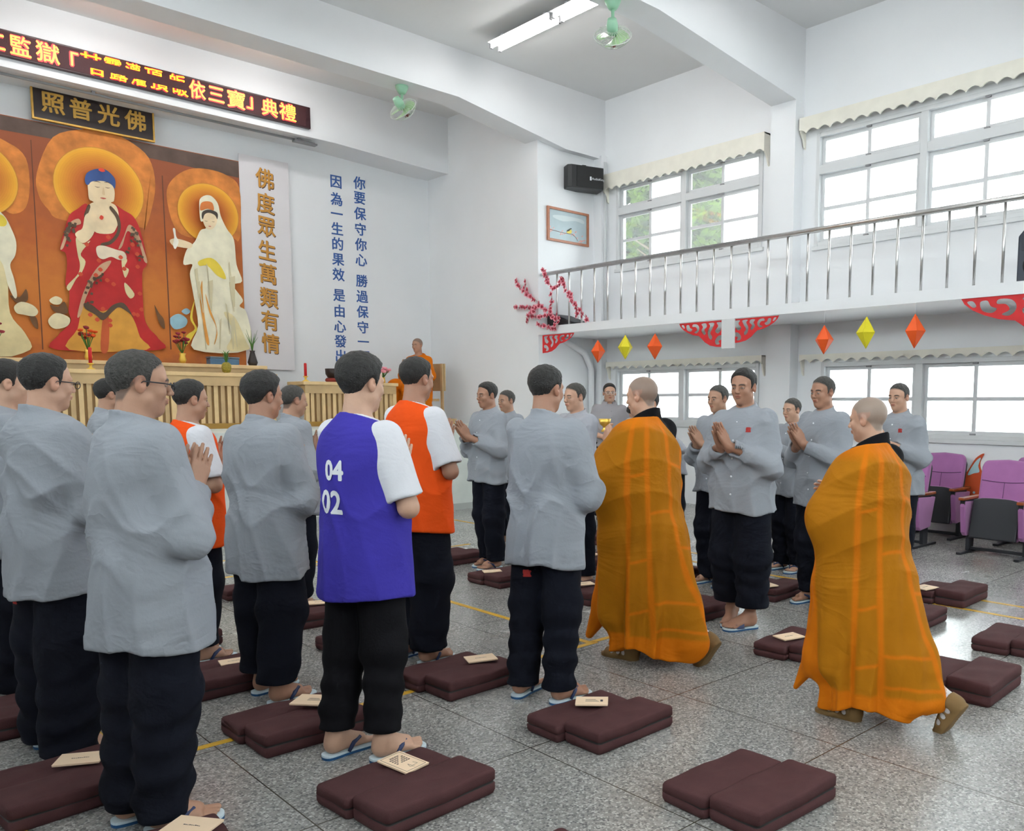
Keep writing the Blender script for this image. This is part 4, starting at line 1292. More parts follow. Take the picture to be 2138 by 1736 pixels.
def person(pos, hd, Ht, label, g=1.0, outfit='shirt', shirt=None, trousers=None, hair='short', skin=0, pose='pray', hyaw=0.0, hpitch=0.08, hem=.72, them=.10, baggy=1.0,
           feet=((0.0, .10, .1), (0.0, -.10, -.1)), res=1.0, seed=1, footwear='thong', glasses=None, bow=0.0, hide_low=False, prints=(), group=None):
    """feet: (x of heel-to-middle, y, yaw) for the left and right foot"""
    k = Ht / 1.70
    root = empty('person', (pos[0], pos[1], 0), R(hd), label, 'person', group)
    A = arms_pose(pose)
    sh_z = 1.385
    skinc = SKINS[skin]
    HC = np.array((.005 + .02 * max(0, hpitch * 4), 0, 1.583))

    def bend(P):
        """undo a bow from the hips"""
        if not bow:
            return P
        x, y, z = P[0], P[1], P[2] - .92
        a = bow * np.clip((z + .0) / .25, 0, 1)
        return np.stack([x * np.cos(a) - z * np.sin(a), y, x * np.sin(a) + z * np.cos(a) + .92])

    def toheadQ(P):
        Q = rotz(P, hyaw, HC)
        return roty(Q, hpitch) / HS
    def headneck(P):
        d = head_sdf(toheadQ(P)) * HS
        return sm(d, cap(P, (-.012, 0, 1.52), (-.03, 0, 1.38), .055, .066), .025)
    fl = [np.array((fx - .09, fy, .0 if footwear == 'shoe' else .020)) for fx, fy, _ in feet]
    fyaw = [f_[2] for f_ in feet]

    def arm(P, s):
        el, wr = np.array(A['el2'] if s > 0 and 'el2' in A else A['el']) * (1, s, 1), np.array(A['wr']) * (1, s, 1)
        return sm(cap(P, (-.01, s * .165, sh_z), el, .05, .041), cap(P, el, wr - 0 * wr, .041, .027), .02)

    def hands(P):
        d = None
        for s in (1, -1):
            wr = np.array(A['wr'], float) * (1, s, 1)
            u = np.array(A['u'], float) * (1, s, 1); v = np.array(A['v'], float) * (1, s, 1)
            if pose in ('pray', 'close'):
                u = np.array(A['u'], float) + np.array((0, -s * .07, 0)); v = np.array(A['v'], float)
                wr = wr * (1, .85, 1)
                n = np.array((0, -s, 0.))
                cu = -.03
            else:
                n = np.cross(u, v) * s; cu = .35
                if pose == 'low':
                    n = np.array((-.6, -s * .3, -.6)); wr = wr + (0, 0, .02 * s)
            h = hand_sdf(P, wr, u, v, n, cu)
            d = h if d is None else np.minimum(d, h)
        return d

    def trunk(P):
        t = prof(P, (1.42, 1.38, 1.25, 1.1, .95, .85), (.07, .085, .092, .09, .092, .08), (.09, .145, .15, .135, .135, .12), (-.02, -.015, 0, .005, 0, 0))
        return smax(smax(t, P[2] - 1.44, .02), .82 - P[2], .03)
    def legs(P):
        d = None
        for i, s in enumerate((1, -1)):
            c = chain(P, [(0, s * .09, .88), (.015 + (fl[i][0] + .055) * .4, s * .0588 + fl[i][1] * .4, .48), (fl[i][0] + .05, fl[i][1], .16)], [.075, .038, .033], .03)
            d = c if d is None else np.minimum(d, c)
        return d
    def feetd(P):
        d = None
        for i, s in enumerate((1, -1)):
            h = foot_sdf(foot_local(P, fl[i], fyaw[i]), s)
            d = h if d is None else np.minimum(d, h)
        return d
    def f_head(P):
        P = bend(P)
        return sm(headneck(P), trunk(P), .03)
    def f_arms(P):
        P = bend(P)
        d = trunk(P)
        for s in (1, -1):
            d = sm(d, arm(P, s), .025)
        return sm(d, hands(P), .012)
    def f_feet(P):
        return sm(legs(P), feetd(P), .02)
    def all_(P):
        Pb = bend(P)
        d = sm(headneck(Pb), trunk(Pb), .03)
        for s in (1, -1):
            d = sm(d, arm(Pb, s), .025)
        d = sm(d, hands(Pb), .012)
        return sm(sm(d, legs(P), .03), feetd(P), .02)

    parts, boxes = [], []
    if bow:
        cz = np.array((0, 0, .92)); v = HC - cz
        hc = cz + (v[0] * math.cos(bow) + v[2] * math.sin(bow), 0, -v[0] * math.sin(bow) + v[2] * math.cos(bow))
        boxes.append((hc - (.22, .15, .24), hc + (.2, .15, .2), .007 * res, f_head))
    else:
        boxes.append((HC + (-.15, -.13, -.20), HC + (.16, .13, .14), .0048 * res, f_head))
    if pose in ('pray', 'close', 'low', 'reach') and not bow:
        w = np.array(A['wr'])
        boxes.append(((w[0] - .06, -.13, w[2] - .09), (w[0] + .21, .13, w[2] + .22), .0042 * res, f_arms))
    if not hide_low and footwear != 'shoe':
        for i in range(2):
            c, ya = fl[i], fyaw[i]
            e = [(c[0] + x * math.cos(ya) - y * math.sin(ya), c[1] + x * math.sin(ya) + y * math.cos(ya)) for x in (-.02, .26) for y in (-.06, .06)]
            boxes.append(((min(p[0] for p in e), min(p[1] for p in e), -.01), (max(p[0] for p in e), max(p[1] for p in e), .19), .0055 * res, f_feet))
    ch = .011 if outfit in ('vest',) or pose == 'low' else .016
    lo, hi = (-.32, -.36, -.02), (.5, .36, 1.75)
    if bow:
        lo, hi = (-.35, -.36, -.02), (.95, .36, 1.7)
    cv, cq = surfnet(all_, lo, hi, ch)
    drop = np.zeros(len(cq), bool)
    for (l, h_, st, _f) in boxes:
        ins = ((cv > np.array(l) + st * 2) & (cv < np.array(h_) - st * 2)).all(1)
        drop |= ins[cq].all(1)
    parts.append((cv, cq[~drop]))
    for (l, h_, st, fn) in boxes:
        parts.append(surfnet(fn, l, h_, st))
    V, Q = join(parts)
    col = np.tile(np.array(skinc), (len(V), 1)).astype(float)
    PB = bend(V.T)
    hm = PB[2] > 1.40
    if hm.any():
        hq = toheadQ(PB[:, hm])
        col[hm] = head_color(hq, skinc, s2l((120, 106, 94)) if hair == 'shaved' else (s2l((58, 50, 46)) if hair == 'buzz' else None))
    np_obj('body', V * k, Q, M_SKIN, root, col)

    if hair != 'shaved':
        thick = {'buzz': (.003, .004), 'short': (.003, .012), 'full': (.010, .022), 'bald_top': (.004, .004)}[hair]
        def hairf(P):
            Qh = toheadQ(bend(P))
            t = thick[0] + (thick[1] - thick[0]) * np.clip((Qh[2] + .01) / .09, 0, 1)
            nz = .0022 * np.sin(190 * Qh[0] + 3 * np.sin(90 * Qh[1])) * np.sin(170 * Qh[1] + 60 * Qh[2])
            hl = np.interp(Qh[0], [-.14, -.07, -.05, -.032, -.012, .012, .022, .03, .055, .075, .11], [-.078, -.07, -.045, .005, .020, -.018, -.012, .047, .072, .088, .096])
            t = t * np.clip((Qh[2] - hl) / .022, .12, 1)
            if hair == 'full':
                hl = hl - .006
            d = skull(Qh) - t - nz
            return smax(d, (hl - Qh[2]) * .8, .004) * HS
        l, h_, st, _f = boxes[0]
        hv, hq_ = surfnet(hairf, l, h_, .0055 * res)
        np_obj('hair', hv * k, hq_, M_HAIRG if hair == 'buzz' else M_HAIR, root)

    # ---- trousers
    if outfit != 'none':
        rk, rh = .098 * baggy, .082 * baggy
        zt = them
        q = random.Random(seed + 5); ph = [q.uniform(0, 6.28) for _ in range(6)]
        def trous(P0):
            P = P0
            d = ell(P, (0, 0, .92), (.125 * g, .160 * g, .15))
            for i, s in enumerate((1, -1)):
                fx, fy = fl[i][0] + .055, fl[i][1]
                d = sm(d, chain(P, [(0, s * .088, .90), (.015 + fx * .4, s * .098 * .6 + fy * .4, .49), (fx, fy, zt - .03)], [.106 * g, rk, rh], .05), .035)
            th = np.arctan2(P[1], P[0])
            w = np.clip((.34 - P[2]) / .3, 0, 1)
            d = d + .007 * np.sin(46 * P[2] + 7 * P[0] + 3 * np.sin(11 * P[1] + ph[0]) + ph[1]) * w * min(1.3, baggy)
            d = d + .005 * np.sin(24 * P[0] + 20 * np.sin(3 * P[2] + ph[2]) + 15 * P[1] + ph[3]) * np.clip((.8 - P[2]) / .4, 0, 1)
            return smax(d, zt - P[2] + .008 * np.sin(9 * P[0] + 5 * P[1] + ph[4]), .008)
        tv, tq = surfnet(trous, (-.30, -.33, max(zt - .03, 0.0)), (.30, .33, 1.06), .0105 * res)
        tr = np_obj('trousers', tv * k, tq, trousers or M_NAVY, root)

    # ---- upper clothing
    zs = (1.50, 1.465, 1.43, 1.395, 1.33, 1.22, 1.08, .94, .82, hem)
    a_ = np.array((.066, .068, .088, .106, .124, .134, .140 + .05 * (g - 1), .147 + .05 * (g - 1), .153, .160)) * (1 + (g - 1) * .9)
    b_ = np.array((.066, .072, .118, .165, .198, .205, .203, .207, .214, .222)) * (1 + (g - 1) * .8)
    xc = (-.022, -.020, -.018, -.014, -.008, 0, .006, .006, .003, 0)

    def torso(P, inset=0.0):
        d = prof(P, zs, a_ - inset, b_ - inset, xc, 2.15)
        return d
    def sleeve(P, s, r0, r1, r2, upto=1.0, bag=.0):
        el, wr = np.array(A['el2'] if s > 0 and 'el2' in A else A['el']) * (1, s, 1), np.array(A['wr']) * (1, s, 1)
        a0 = np.array((-.012, s * .158, sh_z - .012))
        if upto <= 1.0 and r2 is None:        # short sleeve
            e = a0 + (el - a0) * upto
            d = cap(P, a0, e, r0, r1)
            dirn = (el - a0) / np.linalg.norm(el - a0)
            pl = (P[0] - e[0]) * dirn[0] + (P[1] - e[1]) * dirn[1] + (P[2] - e[2]) * dirn[2]
            d = smax(d, pl, .006)
            i0, i1 = e - dirn * .03, e + dirn * .06
            return smax(d, -cap(P, i0, i1, r1 - .024), .004)
        e = el + (wr - el) * .90
        d = sm(cap(P, a0, el + (0, 0, -.012), r0, r1), cap(P, el + (0, 0, -.008), e, r1, r2), .03)
        if bag:
            d = sm(d, cap(P, el + (.0, 0, -.03), el + (wr - el) * .45 + (0, 0, -.02), bag, bag * .8), .05)
        dirn = (wr - el) / np.linalg.norm(wr - el)
        pl = (P[0] - e[0]) * dirn[0] + (P[1] - e[1]) * dirn[1] + (P[2] - e[2]) * dirn[2]
        d = smax(d, pl, .006)
        return smax(d, -cap(P, e - dirn * .05, e + dirn * .06, r2 - .014), .004)

    def collar_cut(P):
        return P[2] - 1.475 + .35 * (P[0] + .02)

    def shirtf(P0):
        P = bend(P0)
        d = torso(P)
        for s in (1, -1):
            if outfit == 'short':
                d = sm(d, sleeve(P, s, .072, .068, None, .80), .035)
            else:
                d = sm(d, sleeve(P, s, .074, .066, .052, 1.0, .058), .035)
        d = d + folds(P, seed, .0135, hem)
        d = smax(d, collar_cut(P), .006)
        th = np.arctan2(P[1], P[0])
        return smax(d, hem - P[2] + .012 * np.sin(2 * th + seed) + .006 * np.sin(5 * th + seed * 2), .008)

    slo, shi = (-.30, -.40, hem - .04), (.36, .40, 1.53)
    if bow:
        slo, shi = (-.35, -.42, hem - .06), (.85, .42, 1.5)
    if outfit in ('shirt', 'short'):
        sv, sq = surfnet(shirtf, slo, shi, .0092 * res)
        top = np_obj('shirt', sv * k, sq, shirt or M_GREYSHIRT, root)
        if not bow:
            bt = MB()
            for z in np.linspace(1.36, hem + .12, 5):
                P = np.array([[.3], [.012], [z]])
                x = .30
                while x > 0 and shirtf(np.array([[x], [.012], [z]]))[0] > 0:
                    x -= .004
                bt.lathe([(.007, 0), (.007, .003), (.003, .004)], 8, Matrix.Translation((x * k, .012 * k, z * k)) @ Matrix.Rotation(R(90), 4, 'Y'))
            if outfit == 'shirt':
                bt.build('buttons', M_PRINTW, root)['kind'] = 'stuff'
            else:
                bt.build('buttons', M_GREY, root)['kind'] = 'stuff'
        if outfit == 'short':
            cl = MB(); n = 22; vs = []
            for i in range(n + 1):
                a = R(24) + R(312) * i / n
                for rr, z in ((.066, 1.455), (.070, 1.492), (.074, 1.494), (.100, 1.448)):
                    zz = z - .02 * math.cos(a)
                    vs.append(((-.018 + rr * math.cos(a)) * k, rr * math.sin(a) * k, zz * k))
            cl.add(vs, [(4 * i + j, 4 * i + j + 1, 4 * i + j + 5, 4 * i + j + 4) for i in range(n) for j in range(3)], 0, True)
            cl.build('collar', shirt, top, fixn=False)
    elif outfit == 'vest':
        def under(P):
            d = torso(P, .010)
            for s in (1, -1):
                d = sm(d, sleeve(P, s, .068, .078, None, .88), .03)
            d = d + folds(P, seed + 3, .004, hem)
            d = smax(d, P[2] - 1.455 + .35 * (P[0] + .02), .006)
            return smax(d, hem + .06 - P[2], .006)
        uv, uq = surfnet(under, slo, shi, .010 * res)
        np_obj('undershirt', uv * k, uq, M_WHITEC, root)
        def vestf(P):
            d = torso(P, -.006) + folds(P, seed, .006, hem)
            for s in (1, -1):
                d = smax(d, -cap(P, (-.01, s * .252, 1.42), (.01, s * .245, 1.12), .052, .042), .01)
            d = smax(d, P[2] - 1.445 + .45 * (P[0] + .03), .006)
            th = np.arctan2(P[1], P[0])
            return smax(d, hem - P[2] + .012 * np.sin(2 * th + seed), .008)
        vv, vq = surfnet(vestf, slo, shi, .0092 * res)
        top = np_obj('vest', vv * k, vq, shirt, root)

    # ---- writing printed on the clothes, laid onto the cloth
    for (which, body_, size, y0, z0, side, m_, nm) in prints:
        o = top if which == 'top' else tr
        me = o.data
        bv = BVHTree.FromPolygons([v_.co for v_ in me.vertices], [p_.vertices for p_ in me.polygons])
        v, f_ = text_data(body_, size, .004)
        bm = bmesh.new()
        vs = [bm.verts.new((p[0], p[1], 0)) for p in v]
        for q_ in f_:
            try:
                bm.faces.new([vs[i] for i in q_])
            except ValueError:
                pass
        bmesh.ops.triangulate(bm, faces=bm.faces)
        for _ in range(4):
            le = [e for e in bm.edges if e.calc_length() > size * .16]
            if not le:
                break
            bmesh.ops.subdivide_edges(bm, edges=le, cuts=1)
            bmesh.ops.triangulate(bm, faces=bm.faces)
        bm.verts.index_update()
        out = []
        for q_ in bm.verts:
            y = y0 * k + (q_.co.x if side > 0 else -q_.co.x)
            z = z0 * k + q_.co.y
            ox = .9 * side
            hit = bv.ray_cast(Vector((ox, y, z)), Vector((-side, 0, 0)))[0]
            out.append((hit.x + .003 * side, y, z) if hit else (0, y, z))
        t = MB().add(out, [[w_.index for w_ in fa.verts] for fa in bm.faces])
        bm.free()
        t.build(nm, m_, root, fixn=False)

    if footwear in ('thong', 'slide') and not hide_low:
        for i, s in enumerate((1, -1)):
            p = fl[i]
            sandal(root, (p[0] * k, p[1] * k, 0), fyaw[i], s, footwear)
    elif footwear == 'shoe':
        for i, s in enumerate((1, -1)):
            vv, vq = surfnet(lambda P: smax(foot_sdf(foot_local(P, fl[i], fyaw[i]), s, .008, False), P[2] - .10, .01), (fl[i][0] - .06, fl[i][1] - .12, 0), (fl[i][0] + .32, fl[i][1] + .12, .12), .007)
            np_obj('shoe', vv * k, vq, M_BLACKP, root)
    if glasses:
        gl = MB()
        Rm = Matrix.Translation(Vector(HC) * k) @ Matrix.Rotation(hyaw, 4, 'Z') @ Matrix.Rotation(hpitch, 4, 'Y') @ Matrix.Scale(HS * k, 4)
        for s in (1, -1):
            gl.tube([Rm @ Vector((.108, s * .034 + .022 * math.cos(a), .0 + .016 * math.sin(a))) for a in np.linspace(0, 2 * math.pi, 17)], .0018, 6, caps=False)
            gl.tube([Rm @ Vector(p) for p in ((.105, s * .056, .006), (.07, s * .076, .008), (.0, s * .083, .010), (-.02, s * .082, -.008))], .0024, 6)
        gl.tube([Rm @ Vector((.110, -.012, .004)), Rm @ Vector((.114, 0, .006)), Rm @ Vector((.110, .012, .004))], .002, 6)
        gl.build('glasses', glasses, root)
    return root

# ------------------------------------------------------------------ monastics in saffron robes
C_MUST, C_ORNG, C_DEEP = s2l((168, 106, 14)), s2l((214, 112, 12)), s2l((196, 84, 18))


def monk(pos, hd, Ht, label, lead, trail, skin=0, hyaw=0.0, hpitch=.12, lean=.06, seed=1, view=124, hold=None, stubble=(110, 100, 92), socks=True):
    k = Ht / 1.70
    root = empty('person', (pos[0], pos[1], 0), R(hd), label, 'person')
    skinc = SKINS[skin]
    HC = np.array((.03 + lean * 1.35, 0, 1.575))
    def toQ(P):
        return roty(rotz(P, hyaw, HC), hpitch) / HS
    def neck(P):
        return cap(P, (HC[0] - .02, 0, 1.52), (lean - .02, 0, 1.36), .055, .068)
    def headneck(P):
        return sm(head_sdf(toQ(P)) * HS, neck(P), .025)
    shl = lambda s: np.array((lean - .015, s * .165, 1.375))
    elb = {1: np.array((.10 + lean, .24, 1.12)), -1: np.array((.10 + lean, -.24, 1.12))}
    wrs = {1: np.array((.20 + lean, .06, 1.17)), -1: np.array((.20 + lean, -.05, 1.17))}
    if hold:
        wrs[1] = np.array(hold)
    def hands(P):
        d = None
        for s in (1, -1):
            u = np.array((.8, -s * .45, .35)) if not hold or s < 0 else np.array((.6, -.35, .65))
            h = hand_sdf(P, wrs[s], u, (-.2, 0, .95), (.2, -s, .1), .55)
            d = h if d is None else np.minimum(d, h)
        return d
    def arms(P):
        d = None
        for s in (1, -1):
            c = sm(cap(P, shl(s), elb[s], .05, .042), cap(P, elb[s], wrs[s], .042, .028), .02)
            d = c if d is None else np.minimum(d, c)
        return d
    ft = [(np.array(lead[:3], float), lead[3], lead[4], 1), (np.array(trail[:3], float), trail[3], trail[4], -1)]
    def trunk(P):
        t = prof(P, (1.40, 1.36, 1.2, 1.0, .85), (.07, .085, .092, .09, .08), (.09, .145, .145, .13, .12), (lean, lean, lean * .7, .0, 0))
        return smax(smax(t, P[2] - 1.42, .02), .82 - P[2], .03)
    def legs(P):
        d = None
        for c, ya, pi, s in ft:
            ank = np.array((.05, 0, .13))
            if pi:
                x, z = ank[0] - .19, ank[2] - .01
                ank = np.array((x * math.cos(pi) + z * math.sin(pi) + .19, 0, -x * math.sin(pi) + z * math.cos(pi) + .01))
            an = c + ank
            q = chain(P, [(0, s * .09, .88), ((an[0]) * .45 + .07, s * .09, .48), an], [.085, .055, .040], .03)
            d = q if d is None else np.minimum(d, q)
        return d
    def feet(P, off=0.0):
        d = None
        for c, ya, pi, s in ft:
            h = foot_sdf(foot_local(P, c, ya, pi), s, off, False)
            d = h if d is None else np.minimum(d, h)
        return d
    f_head = lambda P: sm(headneck(P), trunk(P), .03)
    f_hand = lambda P: sm(sm(trunk(P), arms(P), .02), hands(P), .012)
    f_all = lambda P: sm(sm(sm(f_head(P), arms(P), .02), hands(P), .012), sm(legs(P), feet(P), .02), .03)
    boxes = [(HC + (-.15, -.13, -.2), HC + (.16, .13, .14), .0048, f_head)]
    w = wrs[1]
    boxes.append((w + (-.06, -.1, -.1), w + (.2, .1, .16), .0045, f_hand))
    cv, cq = surfnet(f_all, (-.6, -.34, -.02), (.75, .34, 1.74), .016)
    drop = np.zeros(len(cq), bool)
    parts = []
    for l, h, st, fn in boxes:
        ins = ((cv > np.array(l) + st * 2) & (cv < np.array(h) - st * 2)).all(1)
        drop |= ins[cq].all(1)
    parts.append((cv, cq[~drop]))
    for l, h, st, fn in boxes:
        parts.append(surfnet(fn, l, h, st))
    V, Q = join(parts)
    col = np.tile(np.array(skinc), (len(V), 1)).astype(float)
    hm = V[:, 2] > 1.36
    col[hm] = head_color(toQ(V[hm].T), skinc, s2l(stubble))
    np_obj('body', V * k, Q, M_SKIN, root, col)

    # feet: pale socks inside brown shoes with open sides
    for c, ya, pi, s in ft:
        l, h = c + (-.12, -.14, -.03), c + (.34, .14, .32)
        l[2] = max(l[2], -.01)
        sf = lambda P: smax(foot_sdf(foot_local(P, c, ya, pi), s, .003, False), foot_local(P, c, ya, pi)[2] - .19, .01)
        v, q = surfnet(sf, l, h, .0065)
        np_obj('sock', v * k, q, M_SOCK, root)
        def shoe(P):
            Q_ = foot_local(P, c, ya, pi)
            d = foot_sdf(Q_, s, .009, False)
            d = smax(d, Q_[2] - .075 - .02 * np.clip((.06 - Q_[0]) / .06, 0, 1), .006)
            for x in (.075, .115, .158):
                for e in (-1, 1):
                    d = smax(d, -ell(Q_, (x, e * .046, .046), (.014, .035, .017)), .004)
            d = smax(d, -ell(Q_, (.055, 0, .10), (.055, .032, .03)), .006)
            x = np.clip(Q_[0], .03, .215)
            sole = np.sqrt(((Q_[0] - x) / 1.0) ** 2 + Q_[1] ** 2) - np.interp(Q_[0], [0, .04, .1, .18, .23], [.036, .040, .039, .049, .044])
            sole = np.maximum(sole, np.abs(Q_[2] - .006) - .012)
            return np.minimum(d, sole)
        v, q = surfnet(shoe, l, h, .0055)
        np_obj('shoe', v * k, q, M_TANSHOE, root)

    # dark under-robe: collar, right shoulder and a lower edge under the saffron one
    zs = (1.50, 1.45, 1.40, 1.34, 1.22, 1.05, .80, .45, .2, .06)
    a0 = np.array((.074, .080, .106, .142, .170, .176, .176, .188, .212, .232))
    b0 = np.array((.076, .086, .138, .196, .225, .225, .212, .200, .190, .188))
    xc = np.array((lean + .0, lean - .005, lean - .01, lean - .01, lean * .8, lean * .5, 0, -.01, -.02, -.02))
    q_ = random.Random(seed); ph = [q_.uniform(0, 6.28) for _ in range(8)]
    def sleeves(P, ra, rb, rc, ss=(1, -1)):
        d = None
        for s in ss:
            e = elb[s] + (wrs[s] - elb[s]) * .8
            c = sm(cap(P, shl(s), elb[s] + (0, 0, -.03), ra, rb), cap(P, elb[s] + (0, 0, -.04), e + (0, 0, -.05), rb, rc), .05)
            d = c if d is None else np.minimum(d, c)
        return d
    def inner(P):
        ins_ = np.array((-.006, -.004, .006, .014, .02, .02, .02, .02, .02, .02))
        d = prof(P, zs, a0 - ins_, b0 - ins_, xc, 2.1)
        d = sm(d, sleeves(P, .075, .075, .07), .04)
        d = smax(d, P[2] - 1.505 + .5 * (P[0] - lean + .05), .008)
        return smax(d, .10 - P[2] - .10 * P[0], .01)
    v, q = surfnet(inner, (-.35, -.36, .02), (.55, .36, 1.56), .0085)
    np_obj('under_robe', v * k, q, M_BLACKC, root)

    # outer robe
    def robe(P):
        th = np.arctan2(P[1], P[0] - xc[4])
        d = prof(P, zs, a0 + .012, b0 + .012, xc, 2.1)
        d = sm(d, sleeves(P, .092, .105, .085, (1,)), .14)
        d = sm(d, sleeves(P, .06, .07, .07, (-1,)), .09)
        # hanging end of the cloth before the body, swinging forward and out
        d = sm(d, chain(P, [(.12 + lean, .06, 1.12), (.15 + lean, .09, .7), (.21 + lean * .5, .12, .34), (.33, .14, .12)], [.12, .095, .070, .022], .05), .06)
        d = sm(d, chain(P, [elb[1] + (-.02, 0, -.02), (.09 + lean, .19, .75), (.12, .16, .30)], [.085, .085, .08], .05), .10)
        # cloth pulled back by the trailing leg
        d = sm(d, chain(P, [(-.1, -.05, .75), (-.22, -.04, .35), (-.33, -.02, .16)], [.12, .13, .09], .05), .12)
        low = np.clip((1.0 - P[2]) / .7, 0, 1)
        rid = lambda x: 1 - 1.6 * np.abs(np.sin(x)) ** .7
        d = d - .010 * rid(4.5 * th + 1.1 * np.sin(3.1 * P[2] + ph[6]) + ph[7]) * low
        d = d + .012 * np.sin(9 * th + 1.6 * np.sin(2.6 * P[2] + ph[0]) + ph[1]) * low
        d = d + .007 * np.sin(17 * th + 2.2 * np.sin(4 * P[2] + ph[2]) + ph[3]) * low
        up_ = np.clip((P[2] - .55) / .5, 0, 1)
        sw = P[2] + .55 * P[0] - .25 * P[1]
        d = d - .007 * rid(17 * sw + 1.2 * np.sin(5 * P[1] + ph[4]) + ph[5]) * up_ * np.clip((np.abs(th) - 1.0) / .6, 0, 1)
        d = smax(d, (-P[1]) * .80 + (P[2] - 1.34) * .60 - .07, .012)
        d = smax(d, P[2] - 1.432 + .50 * (P[0] - lean + .03) - .10 * P[1], .012)
        hemz = .075 + .035 * np.sin(2.5 * th + ph[6]) + .10 * np.clip((P[0] - .2) / .3, 0, 1)
        return smax(d, hemz - P[2], .01)
    v, q = surfnet(robe, (-.48, -.42, .03), (.62, .42, 1.52), .0075)
    # patchwork: orange seams on a mustard ground, an orange border and an orange front fall
    th = np.degrees(np.arctan2(v[:, 1], v[:, 0] - .02)) % 360
    z = v[:, 2]
    c = np.tile(np.array(C_MUST), (len(v), 1))
    seam = np.zeros(len(v))
    rad = np.hypot(v[:, 0], v[:, 1])
    def vline(angle_at, wd):
        ta = np.interp(z, [0, .6, 1.2, 1.5], angle_at)
        dd = np.abs((th - ta + 180) % 360 - 180) * np.pi / 180 * rad
        return np.clip((wd - dd) / .012, 0, 1)
    cols_ = [(view - 26, view - 24, view - 21, view - 14), (view + 14, view + 8, view + 2, view + 2), (view + 60, view + 52, view + 44, view + 40), (view + 100, view + 96, view + 90, view + 84), (view + 140, view + 140, view + 138, view + 130)]
    for cc in cols_:
        seam = np.maximum(seam, vline(cc, .020))
    def hline(z0, i, wd=.014):
        lo = np.interp(z, [0, .6, 1.2, 1.5], cols_[i]); hi_ = np.interp(z, [0, .6, 1.2, 1.5], cols_[i + 1])
        ins = (th > lo) & (th < hi_)
        return np.clip((wd - np.abs(z - z0 - .02 * np.sin(th * .05))) / .010, 0, 1) * ins
    for i, hs in enumerate(((1.14, .64, .34), (.90, .38, .22), (1.18, .70), (.95, .45))):
        for z0 in hs:
            seam = np.maximum(seam, hline(z0, i))
    seam = np.maximum(seam, np.clip((.20 - z) / .02, 0, 1))
    front = np.clip((view - 66 - th) / 5, 0, 1) * np.clip((th + 0) / 5, 0, 1)
    seam = np.maximum(seam, front * np.clip((1.25 - z) / .1, 0, 1))
    seam = np.maximum(seam, np.clip((z - 1.37) / .05, 0, 1) * .8)
    seam = seam * .72
    c = c * (1 - seam[:, None]) + np.array(C_ORNG) * seam[:, None]
    np_obj('robe', v * k, q, M_ROBE, root, c)
    return root


def seated_monk(pos, hd, label):
    root = empty('person', pos, R(hd), label, 'person')
    HC = np.array((.02, 0, 1.18))
    toQ = lambda P: roty(rotz(P, 0, HC), .1) / HS
    f_head = lambda P: sm(head_sdf(toQ(P)) * HS, cap(P, (.0, 0, 1.12), (-.02, 0, .95), .055, .066), .025)
    hands = lambda P: np.minimum(hand_sdf(P, (.26, .05, .80), (.6, -.1, .8), (-.8, 0, .6), (0, -1, 0)), hand_sdf(P, (.26, -.05, .80), (.6, .1, .8), (-.8, 0, .6), (0, 1, 0)))
    f_all = lambda P: sm(sm(f_head(P), smax(prof(P, (1.0, .9, .7, .5), (.07, .09, .10, .11), (.1, .14, .14, .15), (-.02, 0, 0, 0)), P[2] - .98, .02) , .03), hands(P), .02)
    f_all2 = lambda P: smax(f_all(P), .45 - P[2], .02)
    V, Q = join([surfnet(f_all2, (-.2, -.25, .4), (.45, .25, 1.33), .009)])
    col = head_color(toQ(V.T), SKINS[1], s2l((110, 100, 92)))
    np_obj('body', V, Q, M_SKIN, root, col)
    def robe(P):
        d = prof(P, (1.06, 1.0, .95, .8, .6, .45), (.08, .10, .125, .15, .17, .2), (.08, .14, .2, .23, .24, .26), (-.02, -.02, -.01, 0, .02, .05))
        for s in (1, -1):
            d = sm(d, chain(P, [(-.01, s * .17, .93), (.05, s * .26, .68), (.22, s * .08, .74)], [.08, .09, .09], .04), .05)
            d = sm(d, chain(P, [(.02, s * .1, .5), (.42, s * .13, .5), (.44, s * .12, .08)], [.13, .12, .13], .05), .08)
        d = d + .007 * np.sin(30 * (P[2] + P[0]) + 8 * P[1])
        d = smax(d, P[2] - 1.03 + .4 * P[0], .01)
        return smax(d, .04 - P[2], .01)
    v, q = surfnet(robe, (-.3, -.45, .0), (.62, .45, 1.1), .011)
    c = np.tile(np.array(C_ORNG), (len(v), 1))
    np_obj('robe', v, q, M_ROBE, root, c)
    for s in (1, -1):
        v, q = surfnet(lambda P: smax(foot_sdf(foot_local(P, np.array((.34, s * .12, 0)), 0), s, .006, False), P[2] - .09, .01), (.28, s * .12 - .1, -.01), (.64, s * .12 + .1, .12), .008)
        np_obj('shoe', v, q, M_TANSHOE, root)
    ch = empty('wooden_chair', (pos[0], pos[1], pos[2]), R(hd), 'plain wooden chair under the monk sitting on the stage', 'chair')
    MB().box((-.22, -.24, .28), (.14, .24, .32)).build('seat', M_TABLEWOOD2, ch)
    MB().box((-.40, -.24, .45), (-.37, .24, .9)).build('backrest', M_TABLEWOOD2, ch)
    for x in (-.36, .10):
        for y in (-.23, .19):
            MB().box((x, y, 0), (x + .04, y + .04, .28 if x > 0 else .9)).build('leg', M_TABLEWOOD2, ch)
    return root


# ------------------------------------------------------------------ who stands where
FAR = 1.5
